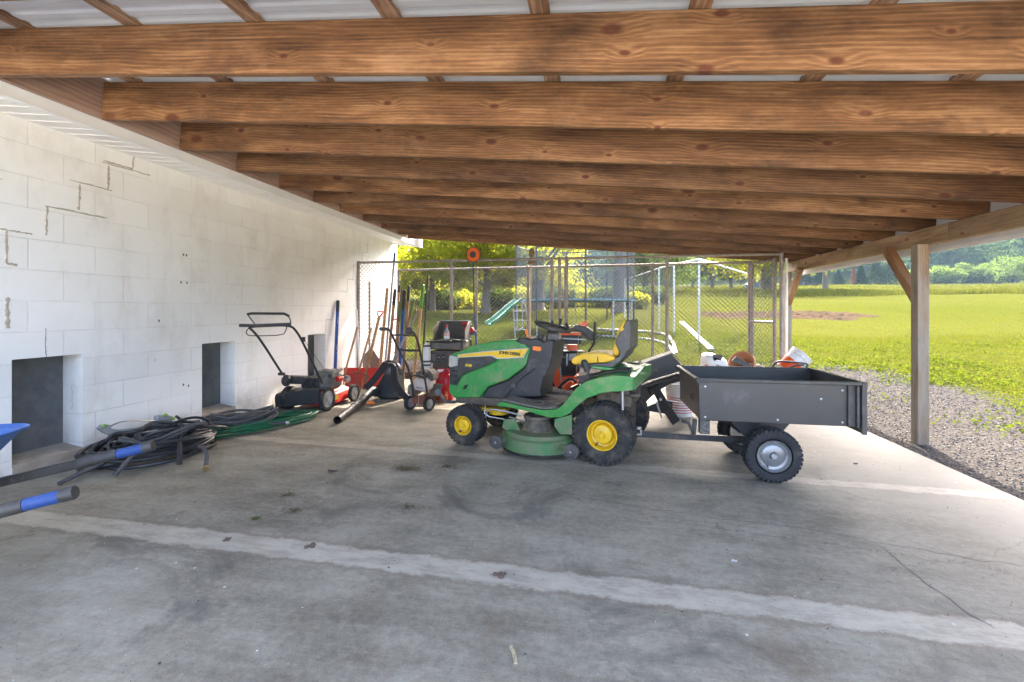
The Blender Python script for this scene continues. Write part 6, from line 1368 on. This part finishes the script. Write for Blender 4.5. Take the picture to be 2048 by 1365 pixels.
x, y = polar(1462, 86); tree('tree', 'round dark tree seen through the kennel, right one of two', x, y, 8.5, 3.4, 1.6, .3, L_FAR, 7000, .36, 40, mid, 26)
x, y = polar(1345, 96); tree('tree', 'low spreading tree on the far lawn under the white sky gap', x, y, 6.5, 4.5, .6, .3, L_FAR, 7000, .40, 41, mid, 26)
x, y = polar(1385, 110); tree('tree', 'small pale tree beyond the white pipe frame', x, y, 7, 4, .8, .3, L_FAR, 6000, .42, 42, mid, 24)
x, y = polar(1533, 62); tree('willow', 'big willow with a massive dark trunk and hanging branches behind the gate', x, y, 15, 8.2, 3.0, .75, L_MAP, 26000, .34, 43, None, 52, hang=2.6)
x, y = polar(1650, 74); tree('tree', 'pale green tree whose branches hang below the eave', x, y, 15, 6.5, 4.6, .4, L_MAP, 12000, .36, 44, None, 34, hang=2.4)
row = 'rounded field trees in front of the hill'
for i, (u, h, r, d, lab) in enumerate(((1842,4.6,2.0,128,'small field tree just right of the roof post'), (1868,5.6,3.0,134,'rounded field tree second right of the post'), (1902,4.4,2.8,130,'low bushy field tree between two taller ones'),
    (1932,5.8,3.2,138,'dark rounded field tree left of the broad domed one'), (1968,6.0,3.6,136,'broad domed field tree under the forest'), (2000,4.6,3.0,131,'low pale field tree beside the big right hand one'), (2034,7.4,4.2,126,'largest bright field tree at the right edge'), (1820,3.8,2.0,140,'tiny field tree half hidden by the post'))):
    x, y = polar(u, d); tree('field_tree', lab, x, y, h, r, .3, .22, L_FAR, 6500, .40, 60+i, row, 16, bs=(.34,.55), low=8)
def spruce(label, x, y, h, rad, seed, leaf=L_SPR, group='spruces at the meadow edge', name='spruce', n=5200, ls=.42):
    rg = np.random.default_rng(seed); g = float(gz(x, y)); t = thing(name, label, 'tree', (x, y, g), 0, group)
    b = MB(); b.cyl((x,y,g-.1), (x,y,g+h*.95), h*.025, .02, 8); b.build('trunk', BARK, t)
    f = rg.uniform(0, 1, n)**.75; a = rg.uniform(0, 6.283, n); tier = (np.floor(f*11)/11); rr_ = rad*(1-f)**.85*(.35+.65*rg.uniform(0, 1, n)**.5)*(1.0-.35*((f-tier)*11))*(1+.22*np.sin(a*5+tier*40))
    P = np.stack([x+rr_*np.cos(a), y+rr_*np.sin(a), g+.25+f*h-.12*rr_], 1); quads_mesh('crown', cards(P, ls*(1-.5*f), rg, .4, .45), leaf, parent=t)
for i, (u, d, h, r, lab) in enumerate(((1722,112,4.8,2.0,'blue green spruce left of the knee brace'), (1752,114,7.0,2.8,'tall spruce touching the knee brace'), (1782,110,6.4,3.2,'wide layered spruce behind the knee brace'), (1638,120,4.6,2.6,'dull blue conifer by the farm wagon'), (1612,122,5.0,2.6,'dull blue conifer left of the farm wagon'), (1676,124,4.0,2.2,'small conifer between the wagon and the copper tree'))):
    x, y = polar(u, d); spruce(lab, x, y, h, r, 80+i)
x, y = polar(1707, 112); spruce('narrow copper brown tree among the conifers', x, y, 5.0, .8, 95, L_RED, None, 'copper_tree', 1600, .3)
# bushes along the far edge of the back lawn
bush = 'bushes along the back lawn'
for i, (u, d, h, r) in enumerate(((880,29,1.3,1.3),(925,30,1.1,1.5),(1000,29,1.3,1.2),(1048,31,1.4,1.5),(1110,30,1.5,1.6),(1160,31,1.2,1.5),(1215,29,1.2,1.3),(1265,28,1.0,1.1),(1300,33,1.2,1.4))):
    x, y = polar(u, d); lab = ['bush below the slim tree trunk','bush between two tree trunks','bush right of the dark tree trunk','bush left of the trampoline frame','bush under the trampoline left half','bush under the trampoline middle','bush under the trampoline right half','low bush right of the trampoline','bush behind the netting enclosure'][i]
    rg = np.random.default_rng(200+i); g = float(gz(x, y)); n = 2600; v = rg.normal(size=(n,3)); v /= np.linalg.norm(v, axis=1)[:,None]; v *= (rg.uniform(.1, 1, n)**.4)[:,None]
    lump = 1+.25*np.sin(v[:,0]*7+i)*np.cos(v[:,1]*6); P = np.stack([x+v[:,0]*r*lump, y+v[:,1]*r*.8, g+h*.45+v[:,2]*h*.55*lump], 1); P = P[P[:,2] > g]
    o = quads_mesh('bush', cards(P, .17, rg), L_MAP if i % 2 else L_DRK, loc=(x, y, g)); tag(o, 'yellow green leafy '+lab if i % 2 else 'dark green leafy '+lab, 'bush', bush)
# wooded hill
def forest():
    rg = np.random.default_rng(5); out = []; k = 0
    while k < 1900:
        x, y = rg.uniform(-120, 430), rg.uniform(150, 470)
        if y+.35*x < 214+rg.uniform(0, 10): continue
        k += 1; g = float(gz(x, y)); r = rg.uniform(3.2, 6.5); h = r*rg.uniform(2.0, 3.2); n = int(130+r*22)
        v = rg.normal(size=(n,3)); v /= np.linalg.norm(v, axis=1)[:,None]; v[:,2] = np.abs(v[:,2])*1.1-.25
        v *= (1+.2*rg.normal(size=n))[:,None]
        P = np.array([x, y, g+h*.55])+v*np.array([r, r, h*.5]); out.append(cards(P, r*.30, rg, 0, .75))
    o = quads_mesh('forest', np.concatenate(out), L_HIL); tag(o, 'hazy blue green wooded hillside behind the meadow', 'forest', kind='stuff')
forest()
# ------------------------------------------------------------------ grass, weeds, meadow, gravel
def blades(name, label, n, sx, sy, hgt, wid, mat, seed, cond=None, clump=None, cat='grass', bend=.5):
    rg = np.random.default_rng(seed)
    if clump:
        c = np.stack([rg.uniform(*sx, clump[0]), rg.uniform(*sy, clump[0])], 1); i = rg.integers(0, clump[0], n); r = clump[1]*rg.uniform(.4, 1.3, clump[0])[i]
        x, y = c[i,0]+rg.normal(size=n)*r, c[i,1]+rg.normal(size=n)*r*.8
    else:
        y = sy[0]+(sy[1]-sy[0])*rg.uniform(0, 1, n)**1.6; x = rg.uniform(*sx, n)
    if cond is not None: k = cond(x, y, rg); x, y = x[k], y[k]
    n = len(x); z = gz(x, y); h = hgt*rg.uniform(.45, 1.25, n); a = rg.uniform(0, 6.283, n); w = wid*rg.uniform(.6, 1.3, n); ln = h*bend*rg.uniform(.2, 1.3, n); b = rg.uniform(0, 6.283, n)
    B = np.stack([x, y, z-.005], 1); s = np.stack([np.cos(a)*w/2, np.sin(a)*w/2, 0*a], 1); T = B+np.stack([np.cos(b)*ln, np.sin(b)*ln, h], 1)
    o = quads_mesh(name, np.stack([B-s, B+s, T], 1).reshape(-1, 3), mat, k=3); return tag(o, label, cat, kind='stuff')
def edge(x, y): return np.maximum(x-5.35, y-9.6)+.55*np.sin(x*1.7+y*1.1)+.35*np.sin(x*3.1-y*2.3)
blades('grass', 'mown lawn grass on the far side of the sunny lawn', 60000, (3, 44), (13, 47), .05, .02, GR1, 7)
blades('grass', 'mown lawn grass in the sun right of the carport', 80000, (3.6, 16), (5.5, 15), .06, .011, GR1, 1, lambda x, y, r: edge(x, y) > .35+.25*r.normal(size=len(x)))
blades('grass', 'lawn grass beyond the kennel fences', 45000, (-9, 4.5), (9.2, 26), .07, .012, GR1, 2, lambda x, y, r: edge(x, y) > .15+.3*r.normal(size=len(x)))
rg = np.random.default_rng(3); P = []
for _ in range(900):                                                 # flat broad-leaved weeds, thick along the gravel edge
    x, y = rg.uniform(2.9, 13), rg.uniform(5.2, 13.5); e = float(edge(np.array([x]), np.array([y]))[0])
    if e < rg.uniform(-.9, .5) or e > rg.exponential(1.6)+.3: continue
    n = int(rg.uniform(20, 110)); r = rg.uniform(.05, .45); q = np.stack([x+rg.normal(size=n)*r, y+rg.normal(size=n)*r], 1); z = gz(q[:,0], q[:,1]); P.append(np.stack([q[:,0], q[:,1], z+rg.uniform(.0, .06, n)], 1))
for _ in range(330):
    x, y = rg.uniform(-4, 4.5), rg.uniform(9.0, 15); n = int(rg.uniform(15, 80)); r = rg.uniform(.06, .25)
    if y < 9.7 and rg.uniform() < .7: continue
    q = np.stack([x+rg.normal(size=n)*r, y+rg.normal(size=n)*r], 1); z = gz(q[:,0], q[:,1]); P.append(np.stack([q[:,0], q[:,1], z+rg.uniform(.0, .13, n)], 1))
P = np.concatenate(P); o = quads_mesh('weeds', cards(P, .045, rg, .45, .5), GR2); tag(o, 'bright green broad leaved weeds spreading over the gravel edge', 'weeds', kind='stuff')
blades('meadow_grass', 'rough yellow green meadow grass below the field trees', 60000, (10, 165), (47, 150), .30, .10, GR3, 4, lambda x, y, r: (y > 47+.02*x+1.5*np.sin(x*.2)) & (x < 1.25*y) & (x > .1*y), cat='meadow')
blades('meadow_grass', 'rough grass strip under the hanging willow', 9000, (18, 46), (47, 60), .5, .14, GR3, 6, lambda x, y, r: (y > 50-.05*x), cat='meadow')
def gravel():
    rg = np.random.default_rng(8); n = 17000; y = 1.0+9.2*rg.uniform(0, 1, n)**.9; x = 2.88+rg.uniform(0, 1, n)**1.2*4.6
    x2 = rg.uniform(-4, 3, 4000); y2 = rg.uniform(8.2, 9.7, 4000); x, y = np.concatenate([x, x2]), np.concatenate([y, y2])
    k = edge(x, y) < .25+.4*rg.normal(size=len(x)); x, y = x[k], y[k]; n = len(x)
    s = rg.uniform(.006, .017, n); D = np.array([[1,0,0],[0,1,0],[-1,0,0],[0,-1,0],[0,0,1],[0,0,-1]], float)
    c = np.stack([x, y, gz(x, y)+s*.25], 1); v = c[:,None,:]+(D[None]*s[:,None,None]*rg.uniform(.6, 1.4, (n,6,1)))*np.array([1,1,.65]); a = rg.uniform(0, 6.28, n)
    d = v-c[:,None,:]; v = c[:,None,:]+np.stack([d[...,0]*np.cos(a)[:,None]-d[...,1]*np.sin(a)[:,None], d[...,0]*np.sin(a)[:,None]+d[...,1]*np.cos(a)[:,None], d[...,2]], -1)
    T = np.array([(0,1,4),(1,2,4),(2,3,4),(3,0,4),(1,0,5),(2,1,5),(3,2,5),(0,3,5)])
    t = NT('gravel stone'); rn = t.n('NewGeometry').outputs['Random Per Island']
    sn = t.noise(t.coord(), 60, 3); col = t.ramp(t.n('TexWhiteNoise', {0: t.n('VectorMath', {0: t.coord(), 1: (40,40,40)}, operation='SNAP')}).outputs[0], [(0, (.032,.030,.029)), (.45, (.080,.075,.070)), (.8, (.145,.135,.125)), (1, (.10,.075,.055))])
    t.bsdf(Base_Color=col, Roughness=.95).inputs['Specular IOR Level'].default_value = .08
    o = quads_mesh('gravel', v[:,T,:].reshape(-1, 3), t.m, k=3); tag(o, 'loose grey and brown gravel stones beside the slab', 'gravel', kind='stuff')
gravel()
# ------------------------------------------------------------------ soil bed, trampoline, slide, boards, far machinery
def soil():
    xs = np.linspace(4.2, 13.4, 60); ys = np.linspace(19.6, 27.2, 44); X, Y = np.meshgrid(xs, ys); rg = np.random.default_rng(4)
    r = np.hypot((X-8.3)/3.9, (Y-23.2)/2.7)+.08*np.sin(X*3)+.06*np.cos(Y*4); hh = np.clip(1-r, -.3, 1); Z = gz(X, Y)-.03+np.where(hh > 0, .04+.05*np.minimum(hh*3, 1)+.03*rg.normal(size=X.shape)*np.minimum(hh*4, 1), hh*.5)
    V = np.stack([X, Y, Z], -1).reshape(-1, 3); i = np.arange(60*44).reshape(44, 60); q = np.stack([i[:-1,:-1], i[:-1,1:], i[1:,1:], i[1:,:-1]], -1).reshape(-1, 4)
    me = bpy.data.meshes.new('soil_bed'); me.from_pydata(V.tolist(), [], q.tolist()); me.materials.append(M('dug soil', (.075,.052,.034), (.04,.03,.02), scale=4, rough=1, bump=1.0, bscale=9, spec=0.0))
    o = bpy.data.objects.new('soil_bed', me); COL.objects.link(o); tag(o, 'low mound of freshly dug brown soil on the lawn', 'soil'); struct(o)
soil()
tx, ty = polar(1150, 15.2); tg = float(gz(tx, ty)); tm = thing('trampoline', 'round backyard trampoline with white legs, black poles and grey safety net', 'trampoline', (tx, ty, tg))
zp, rad = tg+1.08, 1.93; c = Vector((tx, ty, 0))
ci = lambda r, z, n=40: [Vector((tx+r*math.cos(2*math.pi*i/n), ty+r*math.sin(2*math.pi*i/n), z)) for i in range(n)]
b = MB(); b.loft([ci(rad+.02, zp-.03), ci(rad+.03, zp+.02), ci(rad-.24, zp+.025), ci(rad-.24, zp-.01)], cap=False); b.build('edge_pad', M('pale blue pad', (.16,.30,.36), (.10,.22,.28), scale=5, rough=.6), tm)
b = MB(); b.add(ci(rad-.23, zp), [tuple(range(40))]); b.build('bounce_mat', K_PLA, tm, smooth=False)
WL = M('white leg pipe', (.42,.43,.42), rough=.4)
for i in range(5):
    a0 = 2*math.pi*i/5+.35; P = []
    for a in (a0, a0+.5): P.append(Vector((tx+rad*math.cos(a), ty+rad*math.sin(a), 0)))
    b = MB(); b.tube([P[0]+Vector((0,0,zp-.03)), P[0]+Vector((0,0,float(gz(P[0].x,P[0].y))+.03)), P[1]+Vector((0,0,float(gz(P[1].x,P[1].y))+.03)), P[1]+Vector((0,0,zp-.03))], .024, 8); b.build('leg', WL, tm)
for i in range(8): a = 2*math.pi*i/8+.2; p = Vector((tx+(rad+.04)*math.cos(a), ty+(rad+.04)*math.sin(a), 0)); b = MB(); b.cyl(p+Vector((0,0,tg+.4)), p+Vector((0,0,zp+1.9)), .028, None, 10); b.build('net_pole', K_PLA, tm)
b = MB(); b.loft([ci(rad-.02, zp+.03, 48), ci(rad-.01, zp+1.0, 48), ci(rad, zp+1.85, 48)], cap=False); b.build('safety_net', NETG, tm)
b = MB(); b.tube(ci(rad, zp+1.85), .02, 6, True); b.build('net_rim', K_PLA, tm)
sl0, sl1 = W(1037,601,13.2), W(977,649,12.0); sd = thing('slide', 'green plastic slide sloping down beside the trampoline', 'slide', (sl1.x, sl1.y, float(gz(sl1.x, sl1.y))))
d = (sl1-sl0).normalized(); s = d.cross(Vector((0,0,1))).normalized(); n_ = s.cross(d)
SLG = M('sea green plastic', (.022,.19,.10), (.02,.15,.08), scale=3, rough=.4)
b = MB(); b.loft([[p-s*.12+n_*.07, p-s*.10+n_*.07, p-s*.08, p+s*.08, p+s*.10+n_*.07, p+s*.12+n_*.07, p+s*.09-n_*.03, p-s*.09-n_*.03] for p in (sl0, sl0.lerp(sl1, .3), sl0.lerp(sl1, .8)-n_*.03, sl1)]); b.build('chute', SLG, sd, angle=25)
b = MB(); g = float(gz(sl0.x, sl0.y))
for k in (-.2, .2): b.cyl(sl0+s*k, Vector((sl0.x, sl0.y, g-.05))+s*k*1.3-d*.25, .02, None, 8)
for i in range(4): z = i/4; p = sl0.lerp(Vector((sl0.x, sl0.y, g)), z+.05)-d*.25*(z+.05); b.cyl(p-s*.22, p+s*.22, .014, None, 8)
b.build('ladder', WL, sd)
def onground(u, v, d0=10.0):
    d = d0
    for _ in range(30): p = W(u, v, d); d *= 1+.5*(p.z-float(gz(p.x, p.y)))/max(.3, (H-p.z) if H-p.z > .2 else .2)*.4
    return W(u, v, d)
a, e = onground(1422, 704), onground(1363, 648)
WB = M('weathered white board', (.52,.51,.48), (.42,.40,.36), scale=9, rough=.8, dirt=(.3,.25,.18), damt=.3)
b = MB(); b.bar(a+Vector((0,0,.05)), e+Vector((0,0,.06)), .16, .07, up=(0,0,1)); o = b.build('board', WB, None, bevel=.01, loc=a); tag(o, 'long white weathered board lying on the grass behind the kennel', 'board')
pts = [onground(u, v) for u, v in ((1195,661),(1240,664),(1300,666),(1335,672),(1347,690),(1352,712))]; b = MB(); b.tube([p+Vector((0,0,.04)) for p in pts], .042, 8, smooth=2); o = b.build('drain_pipe', WB, None, loc=pts[0]); tag(o, 'pale drain pipe curving over the ground behind the mower seat', 'pipe')
pts = [onground(u, v) for u, v in ((1195,674),(1260,678),(1310,682),(1340,694),(1346,712))]; b = MB(); b.tube([p+Vector((0,0,.035)) for p in pts], .032, 8, smooth=2); o = b.build('drain_pipe', WB, None, loc=pts[0]); tag(o, 'thinner pale pipe lying in front of the curved drain pipe', 'pipe')
x, y = polar(1593, 100); g = float(gz(x, y)); sh2 = thing('farm_shed', 'small dark shed far off at the meadow edge', 'shed', (x, y, g)); DKS = M('dark shed boards', (.03,.03,.034), (.05,.05,.05), scale=2, rough=.8)
b = MB(); b.box2((x-.9, y-.9, g-.1), (x+.9, y+.9, g+1.5)); b.build('wall', DKS, sh2); b = MB(); b.prism([(x-1.1,y-1.1,g+1.5),(x+1.1,y-1.1,g+1.5),(x+1.1,y-1.1,g+1.6),(x,y-1.1,g+1.95),(x-1.1,y-1.1,g+1.6)], (0,2.2,0)); b.build('roof', DKS, sh2)
x, y = polar(1621, 100); g = float(gz(x, y)); fw = thing('farm_wagon', 'dark old farm wagon parked far off beside the conifers', 'wagon', (x, y, g)); b = MB(); b.box2((x-1.4, y-.6, g+.5), (x+1.2, y+.6, g+.75)); b.box2((x-1.4, y-.6, g+.75), (x-.6, y+.6, g+1.15)); b.tube([(x+.2,y,g+.7),(x+.5,y,g+1.4),(x+.9,y,g+1.0),(x+1.5,y,g+.8)], .07, 6); b.build('bed', DKS, fw)
for dx in (-1.0, .9):
    for dy in (-.65, .65): b = MB(); b.lathe([(.1,-.05),(.32,-.06),(.34,0),(.32,.06),(.1,.05)], (x+dx, y+dy, g+.33), (0,1,0), 18); b.build('wheel', K_RUB, fw)
x, y = polar(1517, 70); g = float(gz(x, y)); b = MB(); b.loft([rr(x-1.9,x+1.9,y-.8,y+.8,.3,g+.35), rr(x-1.95,x+1.95,y-.82,y+.82,.3,g+.85), rr(x-1.3,x+1.0,y-.72,y+.72,.3,g+1.35)]); cr = thing('parked_car', 'small blue grey car far off under the willow', 'car', (x, y, g)); b.build('body', M('blue grey car paint', (.12,.16,.24), rough=.3), cr)
for dx in (-1.2, 1.2): 
    for dy in (-.8, .8): b = MB(); b.lathe([(.1,-.09),(.3,-.1),(.32,0),(.3,.1),(.1,.09)], (x+dx, y+dy, g+.3), (0,1,0), 16); b.build('wheel', K_RUB, cr)
# ------------------------------------------------------------------ air: a thin even haze over the valley
b = MB(); b.box2((-275, -42, -3.0), (475, 575, 112))
hz = NT('haze air'); _v = hz.n('VolumePrincipled', {'Color': (.55,.78,1.0,1), 'Density': .00020, 'Anisotropy': .1}); hz.t.links.new(_v.outputs[0], hz.out.inputs[1])
o = b.build('haze', hz.m, None, smooth=False); tag(o, 'thin blue summer haze in the valley air', 'haze', kind='stuff')
